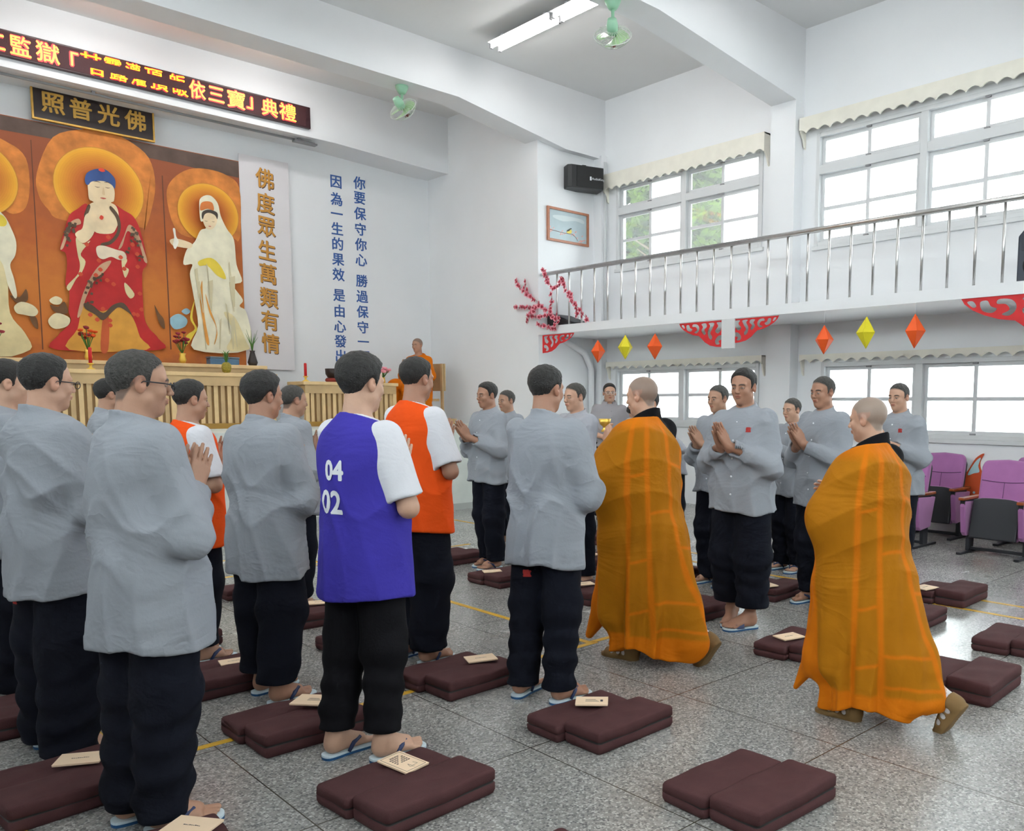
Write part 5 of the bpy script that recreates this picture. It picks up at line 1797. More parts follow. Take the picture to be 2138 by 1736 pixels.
# nearer group, facing the aisle (+x)
person((.82, 4.20), 16, 1.69, 'heavyset man in a grey shirt and glasses, first whole figure from the picture\'s edge', 1.16, 'shirt', hair='short', skin=0, glasses=M_GLASSES, hem=.70, them=.03, baggy=1.35,
       feet=((.02, .11, .0), (-.02, -.11, -.2)), pose='close', seed=11, hyaw=-.05, hpitch=.06, prints=(('low', '監', .035, .10, .675, -1, M_PRINTR, 'stamp'),), )
person((.84, 5.17), -4, 1.70, 'man mostly cut off by the picture edge behind the heavyset man', 1.05, 'shirt', hair='short', skin=3, pose='close', seed=12, them=.05, baggy=1.2, res=1.3)
person((.90, 3.25), 13, 1.675, 'nearest man, seen from behind in a long pale grey shirt and wide dark trousers', 1.12, 'shirt', hair='buzz', skin=1, hem=.66, them=.045, baggy=1.1,
       feet=((-.03, .075, -.3), (.0, -.085, -.46)), pose='close', seed=13, hyaw=-.36, glasses=M_GLASSES)
person((1.70, 5.17), 4, 1.62, 'shorter man in an orange vest, between the nearest man and the thick-haired man', 1.0, 'vest', M_ORANGEV, hair='short', skin=1, hem=.72, them=.10, baggy=1.05, pose='close', seed=14, hyaw=-.05, res=1.1)
person((1.75, 7.0), 0, 1.66, 'grey-shirted man almost hidden behind the nearest man', 1.0, 'shirt', hair='short', skin=1, pose='close', seed=15, res=FAR)
person((1.73, 4.23), 22, 1.64, 'man in a grey shirt with thick black hair, standing beside the blue vest', 1.05, 'shirt', hair='full', skin=2, hem=.66, them=.12, baggy=1.2, pose='close', seed=16,
       feet=((.06, .10, -.2), (-.03, -.10, -.3)), hyaw=-.25)
person((2.65, 5.95), 0, 1.62, 'short-haired man in grey half hidden between the thick-haired man and the blue vest', 1.0, 'shirt', hair='buzz', skin=1, pose='close', seed=17, res=FAR)
person((1.73, 3.24), 12, 1.69, 'man in a royal blue vest with white sleeves and a white number on its back', 1.02, 'vest', M_BLUEV, M_BLACKC, hair='full', skin=3, hem=.70, them=.125, baggy=.92, pose='close', seed=18,
       feet=((-.06, .10, -.1), (.03, -.09, -.25)), hyaw=-.05, prints=(('top', '04', .11, .0, 1.235, -1, M_PRINTW, 'number_print'), ('top', '02', .13, .02, 1.105, -1, M_PRINTW, 'number_print')))
person((2.62, 4.26), 8, 1.75, 'tall man in an orange vest over white sleeves, right behind the blue vest', 1.02, 'vest', M_ORANGEV, hair='short', skin=2, hem=.745, them=.09, baggy=1.2, pose='close', seed=19,
       feet=((.0, .10, .08), (.0, -.10, .0)), prints=(('low', '監', .035, .07, .70, -1, M_PRINTR, 'stamp'),))
person((2.74, 3.26), 14, 1.68, 'man in grey with dark blue trousers, seen from behind in the middle of the hall', 1.0, 'shirt', hair='short', skin=2, hem=.70, them=.075, baggy=.98, pose='close', seed=20,
       feet=((-.03, .11, .10), (.0, -.10, -.3)), hyaw=-.1, prints=(('low', '監', .035, .05, .66, -1, M_PRINTR, 'stamp'),))
# further group, facing the other way (-x)
person((4.58, 6.25), 178, 1.68, 'man in grey with joined hands, standing below the red blossom branch', 1.0, 'shirt', hair='short', skin=2, hem=.80, them=.07, baggy=1.0, seed=21, res=1.3, feet=((.03, .09, .0), (-.03, -.11, .1)))
person((5.45, 7.1), 180, 1.63, 'man in grey standing farthest back, behind the man below the blossom branch', 1.0, 'shirt', hair='buzz', skin=1, seed=22, res=FAR)
person((4.62, 5.12), 176, 1.66, 'grey-shirted man half hidden behind the man seen from behind in mid-hall', 1.0, 'shirt', M_GREYPALE, hair='buzz', skin=0, hem=.78, seed=23, res=1.3)
person((4.62, 4.32), 178, 1.60, 'man in pale grey with joined hands, mostly hidden behind the leading monk', 1.05, 'shirt', M_GREYPALE, hair='short', skin=0, hem=.76, seed=24, res=1.2)
person((5.5, 5.22), 180, 1.62, 'man whose joined hands alone show beyond the leading monk', 1.0, 'shirt', M_GREYPALE, hair='short', skin=0, hem=.78, seed=25, res=FAR)
person((6.45, 5.75), 182, 1.70, 'dark-haired man bowing low between the leading monk and the praying men', 1.0, 'shirt', M_GREYPALE, hair='full', skin=0, hem=.80, seed=26, res=FAR, bow=.75)
person((5.52, 4.37), 176, 1.65, 'short-haired man with joined hands, standing behind the big man in wide cropped trousers', 1.03, 'shirt', hair='buzz', skin=1, hem=.80, them=.05, baggy=1.2, seed=27, res=1.2)
person((4.56, 3.40), 186, 1.725, 'big man with joined hands and wide cropped navy trousers, facing the aisle', 1.08, 'shirt', hair='short', skin=2, hem=.78, them=.16, baggy=1.22, seed=28,
       feet=((.05, -.10 + .2, -.5), (-.02, -.12, .35)), footwear='slide', hyaw=.1, prints=(('top', '監', .03, .10, 1.315, 1, M_PRINTR, 'stamp'),))
person((6.46, 4.28), 170, 1.55, 'shorter man in grey behind the two praying men in the aisle row', 1.0, 'shirt', hair='buzz', skin=0, hem=.76, them=.06, baggy=1.2, seed=29, res=1.3)
person((5.50, 3.38), 170, 1.70, 'man in grey with bald-cropped head and joined hands, just behind the second monk', 1.05, 'shirt', hair='buzz', skin=2, hem=.76, them=.08, baggy=1.1, seed=30, res=1.1)
person((6.53, 3.31), 176, 1.67, 'man in grey standing next to the purple seats', 1.05, 'shirt', hair='buzz', skin=0, hem=.78, them=.09, baggy=.95, seed=31, res=1.1, feet=((.06, .08, 0), (-.06, -.09, .1)), prints=(('top', '監', .03, .09, 1.315, 1, M_PRINTR, 'stamp'),))
person((7.66, 7.84), 232, 1.75, 'man in a short-sleeved shirt and black slacks watching from below the balcony corner', 1.0, 'short', mat('taupe_shirt', s2l((150, 146, 150)), .85), M_BLACKC, hair='short', skin=0, pose='low', hem=.93, them=.05, baggy=.9, seed=32, res=1.2, footwear='shoe', glasses=M_STEEL, hyaw=.0, hpitch=.0)
# monks walking up the aisle
monk((3.57, 3.34), 97, 1.66, 'leading monk in saffron robes with bare grey head, walking up the aisle', (.02, .06, 0, .05, 0), (-.52, -.10, .0, -.05, .95), skin=0, hyaw=.12, lean=.01, seed=41, view=127, hold=(.14, .18, 1.30))
cup = empty('golden_cup', (3.446, 3.565, 1.335), 0, 'small golden cup raised by the leading monk', 'cup')
MB().lathe([(.02, 0), (.024, .004), (.01, .02), (.012, .03), (.03, .045), (.036, .075), (.033, .075), (.026, .048)], 18).build('cup', M_GOLD, cup)
monk((3.64, 1.97), 92, 1.54, 'second monk in saffron robes, following close to the lone cushions', (-.02, .07, 0, .02, 0), (-.58, -.09, .0, -.05, 1.0), skin=0, hyaw=.05, lean=.0, seed=43, view=130, stubble=(128, 120, 112))
r = empty('low_dais', (7.5, 12.25, ZST), 0, 'low wooden dais under the seated monk', 'platform')
MB().box((-.45, -.5, 0), (.45, .5, .07)).box((-.47, -.52, .07), (.47, .52, .09)).build('deck', M_TABLEWOOD2, r)
seated_monk((7.56, 12.2, ZST + .094), 200, 'monk sitting on the stage behind the tall man in the orange vest')

# ------------------------------------------------------------------ kneeling cushions
def pad_mesh(lx, ly, h, seed, nx=22, ny=12):
    q = random.Random(seed)
    ph = [q.uniform(0, 6.28) for _ in range(6)]
    m = MB()
    r = .012
    sec = [(-r * .9, 0), (-.004, .006), (0, .018), (0, h * .44), (-.004, h * .47), (-.004, h * .53), (0, h * .56), (0, h - r), (-r * .3, h - r * .3), (-r, h)]
    n = 40
    def outline(off):
        pts = []
        hx, hy, rc = lx / 2 + off, ly / 2 + off, .016
        per = [(1, 1), (-1, 1), (-1, -1), (1, -1)]
        for i, (sx, sy) in enumerate(per):
            for k in range(5):
                a = i * math.pi / 2 + k / 4 * math.pi / 2
                pts.append((sx * (hx - rc) + rc * math.cos(a), sy * (hy - rc) + rc * math.sin(a)))
            nx_, ny_ = per[(i + 1) % 4]
            e0 = pts[-1]; a = (i + 1) * math.pi / 2
            e1 = (nx_ * (hx - rc) + rc * math.cos(a), ny_ * (hy - rc) + rc * math.sin(a))
            for k in range(1, 6):
                pts.append((e0[0] + (e1[0] - e0[0]) * k / 6, e0[1] + (e1[1] - e0[1]) * k / 6))
        return pts
    rings = [[(x, y, z) for x, y in outline(o)] for o, z in sec]
    n = len(rings[0])
    bulge = lambda x, y: 1 + .0
    vs = []
    for i, ring in enumerate(rings):
        for (x, y, z) in ring:
            a = math.atan2(y, x)
            w = .004 * math.sin(9 * a + ph[0]) * math.sin(z / h * 3.1) + .002 * math.sin(23 * a + ph[1]) * (z > h * .6)
            vs.append((x * (1 + w * 2.2), y * (1 + w * 2.2), z + (.004 * math.sin(3 * a + ph[2]) if z > h * .5 else 0)))
    fs, mi = [], []
    for i in range(len(rings) - 1):
        for k in range(n):
            fs.append((i * n + k, i * n + (k + 1) % n, (i + 1) * n + (k + 1) % n, (i + 1) * n + k))
    m.add(vs, [tuple(range(n))[::-1]] + fs, 0, True)
    m.sm[0] = False
    for idx in range(1, 1 + 9 * n):
        if 4 * n <= idx - 1 < 5 * n:
            m.mi[idx] = 1
    # quilted top: shrinking rings to a crown
    base = len(m.v) - n
    prev = [base + k for k in range(n)]
    for t in (.82, .6, .38, .18):
        cur = []
        for k in range(n):
            x, y, z = vs[(len(rings) - 1) * n + k]
            xx, yy = x * t, y * t
            zz = h + .004 * (1 - t * t) + .0022 * math.sin(31 * xx + 14 * yy + ph[3]) + .002 * math.sin(40 * yy - 17 * xx + ph[4])
            m.v.append((xx, yy, zz)); cur.append(len(m.v) - 1)
        for k in range(n):
            m.f.append([prev[k], prev[(k + 1) % n], cur[(k + 1) % n], cur[k]]); m.mi.append(0); m.sm.append(True)
        prev = cur
    m.v.append((0, 0, h + .005)); c = len(m.v) - 1
    for k in range(n):
        m.f.append([prev[k], prev[(k + 1) % n], c]); m.mi.append(0); m.sm.append(True)
    return m


def make_cushion(seed, h0=.082, h1=.098):
    q = random.Random(seed)
    r = empty('kneeling_cushion', (0, 0, 0))
    a = pad_mesh(.48, .215, h0, seed).build('thin_pad', [M_BROWN, M_ZIP], r)
    a.location = (q.uniform(-.02, .01), .108, 0)
    b = pad_mesh(.49, .225, h1, seed + 50).build('thick_pad', [M_BROWN, M_ZIP], r)
    b.location = (q.uniform(-.01, .03), -.113, 0)
    z = MB().tube([(-.247 + b.location.x, .02, h1 * .52), (-.256 + b.location.x, .022, h1 * .40), (-.252 + b.location.x, .022, h1 * .2)], .0035, 6)
    z.build('zip_pull', M_STEEL, r)
    return r


protos = [make_cushion(3), make_cushion(8), make_cushion(13, .09, .118)]
CUSH = [  # x, y, angle, prototype, label
    (1.62, 2.76, 4, 0, 'brown kneeling cushion with a printed booklet, right in front of the blue-vested man\'s feet'),
    (2.62, 2.75, 1, 1, 'brown kneeling cushion with a tan booklet, before the man in mid-hall'),
    (2.54, 1.84, -2, 0, 'bare brown kneeling cushion lying alone at the bottom of the view'),
    (1.58, 1.84, 3, 1, 'brown kneeling cushion of which one corner peeks in at the bottom edge'),
    (.76, 2.80, -6, 0, 'brown kneeling cushion cut by the bottom edge, next to the nearest man\'s sandal'),
    (.68, 3.70, 5, 1, 'brown kneeling cushion with a cream booklet, behind the nearest man\'s leg'),
    (1.61, 3.70, 0, 0, 'brown kneeling cushion with a large booklet, between thick-haired man and blue vest'),
    (2.53, 3.75, 2, 1, 'brown kneeling cushion with a booklet, at the tall orange-vested man\'s feet'),
    (.77, 4.70, 0, 0, 'brown kneeling cushion behind the heavyset man\'s trousers'),
    (1.62, 4.62, 2, 1, 'brown kneeling cushion with a small booklet, at the feet of the shorter orange-vested man'),
    (2.52, 4.68, 0, 0, 'brown kneeling cushion glimpsed behind the blue-vested man\'s knees'),
    (2.60, 6.52, 0, 1, 'brown kneeling cushion glimpsed far back between the orange vest and the thick-haired man'),
    (2.58, 5.57, 0, 0, 'brown kneeling cushion with a booklet, just behind the thick-haired man\'s legs'),
    (1.63, 5.60, 0, 1, 'brown kneeling cushion of which a sliver shows behind the nearest man\'s knees'),
    (1.58, 6.50, 0, 0, 'brown kneeling cushion showing between the heavyset man and the nearest man'),
    (4.40, 1.82, 3, 2, 'bulky brown kneeling cushion with wrinkled sides, beside the second monk\'s raised heel'),
    (5.40, 1.88, 4, 1, 'brown kneeling cushion cut by the picture edge, beyond the bulky one'),
    (6.36, 2.78, 2, 2, 'thick brown kneeling cushion with a white paper, near the purple seats'),
    (5.46, 2.70, 2, 0, 'bare brown kneeling cushion behind the second monk\'s back, nearest to the window glare'),
    (4.36, 2.76, 6, 1, 'brown kneeling cushion with a booklet, at the big man\'s toes'),
    (4.62, 3.86, 0, 0, 'bare brown kneeling cushion behind the leading monk\'s hem and the big man\'s leg'),
    (5.50, 3.86, 3, 1, 'brown kneeling cushion with a booklet, between the big man\'s trousers and the second monk'),
    (4.42, 4.74, 2, 0, 'brown kneeling cushion with a booklet, just beyond the mid-hall man\'s trousers'),
    (5.38, 5.64, 0, 1, 'brown kneeling cushion with a paper, second one beyond the mid-hall man\'s trousers'),
    (4.32, 5.66, -2, 0, 'brown kneeling cushion with a booklet, before the man below the blossom branch'),
    (4.5, 6.76, 0, 1, 'brown kneeling cushion behind the tall orange-vested man\'s trousers'),
    (6.35, 6.66, 0, 0, 'farthest brown kneeling cushion in the gap beside the leading monk'),
    (6.40, 4.80, 0, 1, 'brown kneeling cushion at the feet of the shorter man in grey'),
    (6.70, 3.86, 0, 0, 'brown kneeling cushion glimpsed behind the ankles of the crop-haired man near the second monk'),
    (5.36, 4.82, 0, 1, 'brown kneeling cushion glimpsed behind the trousers of the big man, beyond the bare one'),
]
used = set()
for x, y, a, p, lab in CUSH:
    o = protos[p] if p not in used else copy_tree(protos[p])
    used.add(p)
    o.location = (x, y, 0); o.rotation_euler = (0, 0, R(a))
    tag(o, lab, 'cushion', 'kneeling cushions on the hall floor')


# ------------------------------------------------------------------ booklets
def booklet(x, y, z, a, w, l, label, kind=0, tilt=0.0, thick=.006):
    r = empty('booklet', (x, y, z), R(a), label, 'booklet', 'ceremony booklets on the cushions')
    r.rotation_euler = (0, R(tilt), R(a))
    m = MB().box((-l / 2, -w / 2, 0), (l / 2, w / 2, thick))
    m.box((-l / 2 - .001, -w / 2 - .001, thick), (l / 2 + .001, w / 2 + .001, thick + .0012))
    m.build('pages', M_PAPER, r)
    t = MB()
    zz = thick + .002
    if kind == 1:      # printed cover: columns of characters, an emblem and a thin frame
        for i in range(5):
            for j in range(6):
                if (i * 7 + j * 3) % 5:
                    cx_, cy_ = -.052 + i * .013, .030 - j * .0115
                    t.box((cx_ - .004, cy_ - .004, zz - .001), (cx_ + .004, cy_ - .0022, zz)).box((cx_ - .004, cy_ + .001, zz - .001), (cx_ + .004, cy_ + .0025, zz)).box((cx_ - .001, cy_ - .004, zz - .001), (cx_ + .001, cy_ + .004, zz))
        for p in ([(.03, .022), (.05, .028), (.052, .0), (.03, -.004)], [(.03, -.004), (.052, -.012), (.062, .002)]):
            t.tube([(q[0], q[1], zz - .0006) for q in p], .0007, 4)
        f = l / 2 - .008; g = w / 2 - .008
        for lo, hi in (((-f, -g), (f, -g + .0008)), ((-f, g - .0008), (f, g)), ((-f, -g), (-f + .0008, g)), ((f - .0008, -g), (f, g))):
            t.box((lo[0], lo[1], zz - .001), (hi[0], hi[1], zz))
    elif kind == 2:
        for j in range(3):
            t.box((-.03, -.012 + j * .012, zz - .001), (.034 - j * .008, -.010 + j * .012, zz))
        t.box((.040, -.012, zz - .001), (.052, .012, zz))
    else:
        x0 = -.03
        for i in range(9):
            t.box((x0 + i * .007, -.002, zz - .001), (x0 + i * .007 + .005, .002 - (i % 3) * .0012, zz))
    t.build('printing', M_INK, r)
    return r


for args in ((1.665, 2.855, .094, -78, .115, .165, 'cream booklet with a printed cover, on the cushion in front of the blue-vested man', 1, 3),
             (2.645, 2.82, .104, -45, .105, .15, 'tan booklet with a small printed block, on the cushion before the mid-hall man', 2),
             (.90, 2.90, .094, -55, .11, .16, 'cream booklet on the cushion cut by the bottom edge'),
             (.765, 3.725, .112, -30, .11, .16, 'cream booklet on the cushion behind the nearest man\'s leg'),
             (1.70, 3.69, .122, -50, .13, .18, 'large cream booklet on the cushion beside the thick-haired man\'s sandals', 2),
             (2.655, 3.715, .112, -20, .11, .16, 'cream booklet on the cushion at the tall orange-vested man\'s feet'),
             (1.695, 4.65, .094, -10, .10, .14, 'small cream booklet on the cushion of the shorter orange-vested man'),
             (2.62, 5.56, .112, -30, .10, .15, 'cream booklet on the cushion behind the thick-haired man\'s legs'),
             (4.29, 2.83, .094, -15, .11, .16, 'cream booklet on the cushion at the big man\'s toes'),
             (5.33, 3.73, .112, -20, .11, .15, 'cream booklet on the cushion between the big man and the second monk'),
             (4.34, 4.72, .118, -20, .10, .15, 'cream booklet on the cushion just beyond the mid-hall man\'s trousers'),
             (5.29, 5.66, .104, -20, .10, .15, 'pale booklet on the second cushion beyond the mid-hall man\'s trousers'),
             (4.20, 5.70, .094, -25, .10, .15, 'cream booklet on the cushion of the man below the blossom branch'),
             (6.19, 2.87, .102, -10, .13, .16, 'white paper on the thick cushion near the purple seats')):
    booklet(*args)


# ------------------------------------------------------------------ auditorium seats (face -x)
def seat(x, y, label):
    r = empty('auditorium_seat', (x, y, 0), R(180), label, 'chair', 'purple folding auditorium seats')
    hw = .28
    b = MB()
    for s in (-1, 1):
        b.box((-.26, s * hw - .025, 0), (.26, s * hw + .025, .025))
    b.box((-.02, -hw, .03), (.03, hw, .06))
    b.build('base_bar', M_SEATDARK, r, bevel=.004)
    for s in (-1, 1):
        p = MB().box((-.06, s * hw - .02, .025), (.05, s * hw + .02, .54))
        p.build('upright', M_SEATDARK, r, bevel=.004)
        sp = MB().prism([(-.20, .52), (.20, .54), (.21, .48), (.17, .22), (.13, .18), (-.10, .20)], 1, s * hw - .028, s * hw + .028)
        sp.build('side_panel', M_PURPLE, r, bevel=.012)
        MB().box((-.20, s * hw - .032, .545), (.24, s * hw + .032, .575)).build('armrest', M_WOODARM, r, bevel=.008)
        MB().box((-.10, s * hw - .024, .50), (.205, s * hw + .024, .546)).build('armrest_support', M_SEATDARK, r)
    # folded-up seat
    T = Matrix.Translation((.05, 0, .33)) @ Matrix.Rotation(R(-14), 4, 'Y')
    cu = MB(); pts = []
    for i in range(13):
        t = i / 12
        yy = -hw + .05 + (2 * hw - .1) * t
        pts.append((yy, .235 - .02 * (2 * t - 1) ** 4 * 1.5))
    poly = [(-hw + .05, -.18)] + [(hw - .05, -.18)] + [(a, b_) for a, b_ in reversed(pts)]
    sh = MB().prism([(p[0], p[1]) for p in poly], 0, .035, .075)
    for i, p in enumerate(sh.v):
        sh.v[i] = tuple(T @ Vector(p))
    sh.build('seat_shell', M_SEATDARK, r, bevel=.012)
    cu = MB().prism([(p[0] * .98, p[1] + .012) for p in poly], 0, -.055, .036)
    for i, p in enumerate(cu.v):
        cu.v[i] = tuple(T @ Vector(p))
    cu.build('seat_cushion', M_PURPLE, r, bevel=.022, seg=3)
    # backrest, rounded on top, leaning back
    B = Matrix.Translation((-.11, 0, .42)) @ Matrix.Rotation(R(-13), 4, 'Y')
    top = [(-.245, .0), (.245, .0), (.25, .36)] + [(.25 - .06 * (1 - math.cos(a)), .43 + .09 * math.sin(a)) for a in np.linspace(.2, math.pi / 2, 5)] + [(0, .535)] + [(-.25 + .06 * (1 - math.cos(a)), .43 + .09 * math.sin(a)) for a in np.linspace(math.pi / 2, .2, 5)] + [(-.25, .36)]
    bk = MB().prism(top, 0, -.01, .065)
    for i, p in enumerate(bk.v):
        bk.v[i] = tuple(B @ Vector(p))
    bo = bk.build('backrest', M_PURPLE, r, bevel=.028, seg=4)
    bs = MB().prism([(p[0] * .99, p[1] * .99 - .03) for p in top], 0, -.035, -.008)
    for i, p in enumerate(bs.v):
        bs.v[i] = tuple(B @ Vector(p))
    bs.build('backrest_shell', M_SEATDARK, r, bevel=.01)
    sm_ = MB()
    sm_.tube([B @ Vector((.067, yy, .315 - .02 * math.cos(yy * 6))) for yy in np.linspace(-.225, .225, 13)], .004, 6)
    sm_.tube([B @ Vector((.067, 0, .30)), B @ Vector((.067, .0, .06))], .0028, 6)
    sm_.build('seam', mat('dark_mauve_seam', s2l((96, 58, 98)), .9) if 'dark_mauve_seam' not in bpy.data.materials else bpy.data.materials['dark_mauve_seam'], bo)
    return r


seat(8.62, 3.27, 'purple folded auditorium seat nearest the viewer, cut by the picture edge')
seat(8.60, 4.31, 'purple auditorium seat half hidden behind the man in grey beside the seats')
seat(9.42, 4.28, 'purple auditorium seat against the window wall, beside the orange wall cut-out')
seat(9.42, 3.22, 'purple auditorium seat whose back barely shows over the nearest seat')

# orange cut-out on the wall below the window
r = empty('wall_cutout', (XW, 3.75, .45), 0, 'orange foam cut-out with swirls on the wall below the window', 'wall decoration')
def wallprism(pts, x0, x1, m_, nm):
    MB().prism(smooth_poly(pts, 4), 0, x0, x1).build(nm, m_, r)
wallprism([(.45, -.15), (.45, .18), (.36, .24), (.30, .30), (.22, .44), (.13, .50), (.17, .40), (.15, .30), (.08, .25), (-.05, .22), (-.18, .25), (-.30, .20), (-.40, .05), (-.42, -.15)], -.022, -.002, mat('orange_foam', s2l((205, 80, 35)), .7, var=.05), 'board')
M_PBLUE = mat('pale_blue_foam', s2l((170, 200, 205)), .7)
wallprism([(.30, .25), (.22, .40), (.16, .45), (.185, .36), (.17, .29), (.23, .27)], -.027, -.021, M_PBLUE, 'tip')
sw = MB()
for cx_, cz, s in ((.02, .13, 1), (-.12, .13, -1)):
    pts = [(0, .05), (.035 * s, .05), (.05 * s, .02), (.035 * s, -.02), (.0, -.045), (.022 * s, -.01), (.025 * s, .02)]
    sw.prism(smooth_poly([(cx_ - p[0], cz + p[1]) for p in pts], 3), 0, -.026, -.021)
for cx_, cz in ((.14, .14), (.0, -.02), (.22, .05), (-.08, -.05), (-.22, .06)):
    sw.prism([(cx_ + .014 * math.cos(a), cz + .014 * math.sin(a)) for a in np.linspace(0, 2 * math.pi, 12, endpoint=False)], 0, -.026, -.021)
sw.build('swirls', M_PBLUE, r)

# ------------------------------------------------------------------ balcony things
def wall_speaker():
    r = empty('wall_speaker', (9.28, YF - .02, 4.97), R(-22), 'black loudspeaker mounted on its side on the wall above the bird picture', 'loudspeaker')
    MB().prism([(-.30, .0), (.30, .02), (.30, -.26), (-.24, -.30), (-.30, -.26)], 2, -.17, .17).build('cabinet', M_BLACKP, r, bevel=.012)
    g = MB().box((-.16, -.302, -.15), (.29, -.285, .15))
    for i, p in enumerate(g.v):
        x, y, z = p
        g.v[i] = (x, -.30 + (x + .24) / .54 * .04 - (.012 if y < -.29 else -.004), z)
    g.build('grille', mat('speaker_grille', (.012, .012, .013), .7, bump=.5, bscale=300), r)
    t = MB()
    v, f = text_data('AudioKing', .05)
    for i, p in enumerate(v):
        v[i] = (p[0] + .20, 0, p[1] - .02)
    t.add([(p[0], -.30 + (p[0] + .24) / .54 * .04 - .014, p[2]) for p in v], f)
    t.box((.06, -.30 + .3 / .54 * .04 - .016, -.045), (.085, -.30 + .3 / .54 * .04 - .012, .012))
    t.build('nameplate', M_PRINTW, r, fixn=False)
    MB().box((-.03, -.2, .17), (.03, .06, .20)).box((-.03, .0, .1), (.03, .1, .24)).build('bracket', M_BLACKP, r)
    return r


wall_speaker()

pic = empty('framed_picture', (9.04, YF, 4.24), 0, 'framed picture of a small bird on a pink blossom twig', 'picture')
hw, hh = .43, .255
fr = MB()
for a in ((-hw, -.03, -hh, hw, 0, -hh + .035), (-hw, -.03, hh - .035, hw, 0, hh), (-hw, -.03, -hh + .035, -hw + .04, 0, hh - .035), (hw - .04, -.03, -hh + .035, hw, 0, hh - .035)):
    fr.box(a[:3], a[3:])
fr.build('frame', mat('copper_brown_frame', s2l((172, 112, 84)), .4, var=.1, vscale=20), pic)
pp = MB()
pp.box((-hw + .04, -.012, -hh + .035), (hw - .04, -.004, hh - .035), 0)
pp.prism(smooth_poly([(-.30, .10), (-.1, .07), (.15, .11), (.33, .09), (.3, .15), (.0, .16), (-.28, .14)], 3), 1, -.0125, -.012, 1)
pp.tube([(-.38, -.0135, -.09), (-.1, -.0135, -.105), (.08, -.0135, -.10), (.16, -.0135, -.14), (.2, -.0135, -.19)], .004, 5, 2)
for i in range(26):
    cx_, cz = ((-.33, -.08), (.12, -.10), (.24, -.17), (-.12, -.10), (.30, -.15))[i % 5]
    cx_ += rnd.uniform(-.05, .05); cz += rnd.uniform(-.045, .05)
    pp.prism([(cx_ + .012 * math.cos(a), cz + .012 * math.sin(a)) for a in np.linspace(0, 6.28, 6, endpoint=False)], 1, -.0145, -.012, 3)
pp.prism(smooth_poly([(-.03, -.09), (.04, -.10), (.075, -.07), (.06, -.035), (.03, -.05), (-.01, -.055)], 3), 1, -.015, -.012, 4)
pp.prism(smooth_poly([(-.03, -.075), (.02, -.06), (.05, -.03), (.075, -.025), (.06, -.012), (.02, -.03), (-.02, -.055)], 3), 1, -.016, -.012, 5)
pp.build('print', [mat('picture_sky', s2l((176, 192, 198)), .5, var=.1, vscale=3), mat('picture_cloud', s2l((200, 210, 212)), .5), mat('picture_twig', s2l((140, 100, 90)), .6), mat('picture_blossom', s2l((236, 180, 172)), .6),
                  mat('bird_yellow', s2l((225, 205, 90)), .6), mat('bird_dark', s2l((60, 62, 58)), .6)], pic)

# upright monitor speaker at the railing, cut by the picture edge
r = empty('stage_monitor', (8.72, 3.02, SLAB1), 0, 'dark loudspeaker standing on the balcony floor at the picture edge', 'loudspeaker')
MB().prism([(-.18, 0), (.18, 0), (.18, .44), (.12, .51), (-.12, .51), (-.18, .44)], 0, -.15, .15).build('cabinet', mat('slate_plastic', s2l((56, 62, 74)), .55), r, bevel=.02)
MB().box((-.156, -.14, .30), (-.148, .14, .46)).build('horn', mat('slate_recess', s2l((44, 50, 62)), .5), r, bevel=.01)
MB().lathe([(.12, -.158), (.12, -.148), (.03, -.146)], 24, Matrix.Translation((0, 0, .16)) @ Matrix.Rotation(R(90), 4, 'Y')).build('woofer', M_BLACKP, r)
r = empty('floor_monitor', (8.72, 9.95, SLAB1), 0, 'low black wedge loudspeaker lying on the balcony floor behind the blossom branch', 'loudspeaker')
MB().prism([(-.5, 0), (.14, 0), (.14, .19), (.05, .19)], 1, -.2, .2).build('cabinet', M_BLACKP, r, bevel=.006)
MB().add([(-.44, -.17, .035), (.0, -.17, .18), (.0, .17, .18), (-.44, .17, .035)], [(0, 1, 2, 3)]).build('grille', M_SEATDARK, r)
for v_ in r.children:
    v_.rotation_euler = (0, 0, R(90))

# red blossom branch
br = empty('blossom_branch', (8.42, 9.74, 2.72), 0, 'red and pink artificial plum blossom branch tied to the balcony corner', 'artificial flowers')
stem, pet, core = MB(), MB(), MB()
q = random.Random(5)
twigs = [[(0, .0, 0), (-.02, .22, .18), (-.02, .5, .36), (-.02, .78, .52), (-.03, .95, .70)],
         [(-.02, .62, .44), (-.05, .68, .56), (-.04, .70, .66)],
         [(-.02, .3, .24), (-.04, .62, .24), (-.05, .98, .27)],
         [(-.02, .42, .22), (-.05, .58, .12), (-.06, .62, .0)], [(-.05, .6, .12), (-.03, .35, .08), (0, .1, .10)],
         [(0, .0, 0), (-.02, .10, .12), (-.02, .09, .30), (-.02, .1, .42)],
         [(-.02, .24, .72), (-.02, .16, .58), (-.02, .05, .46), (-.02, -.08, .50), (-.02, -.16, .62)],
         [(-.02, -.16, .62), (-.02, -.24, .44), (-.02, -.42, .22), (-.02, -.6, .04), (-.02, -.72, -.04)],
         [(-.02, -.28, .36), (-.03, -.40, .34)], [(-.02, .42, -.02), (-.03, .2, -.08), (-.02, .02, -.12), (0, -.03, .0), (0, .0, .12)],
         [(-.02, -.45, .18), (-.03, -.5, .0)], [(-.02, .16, .58), (-.02, .3, .80)]]
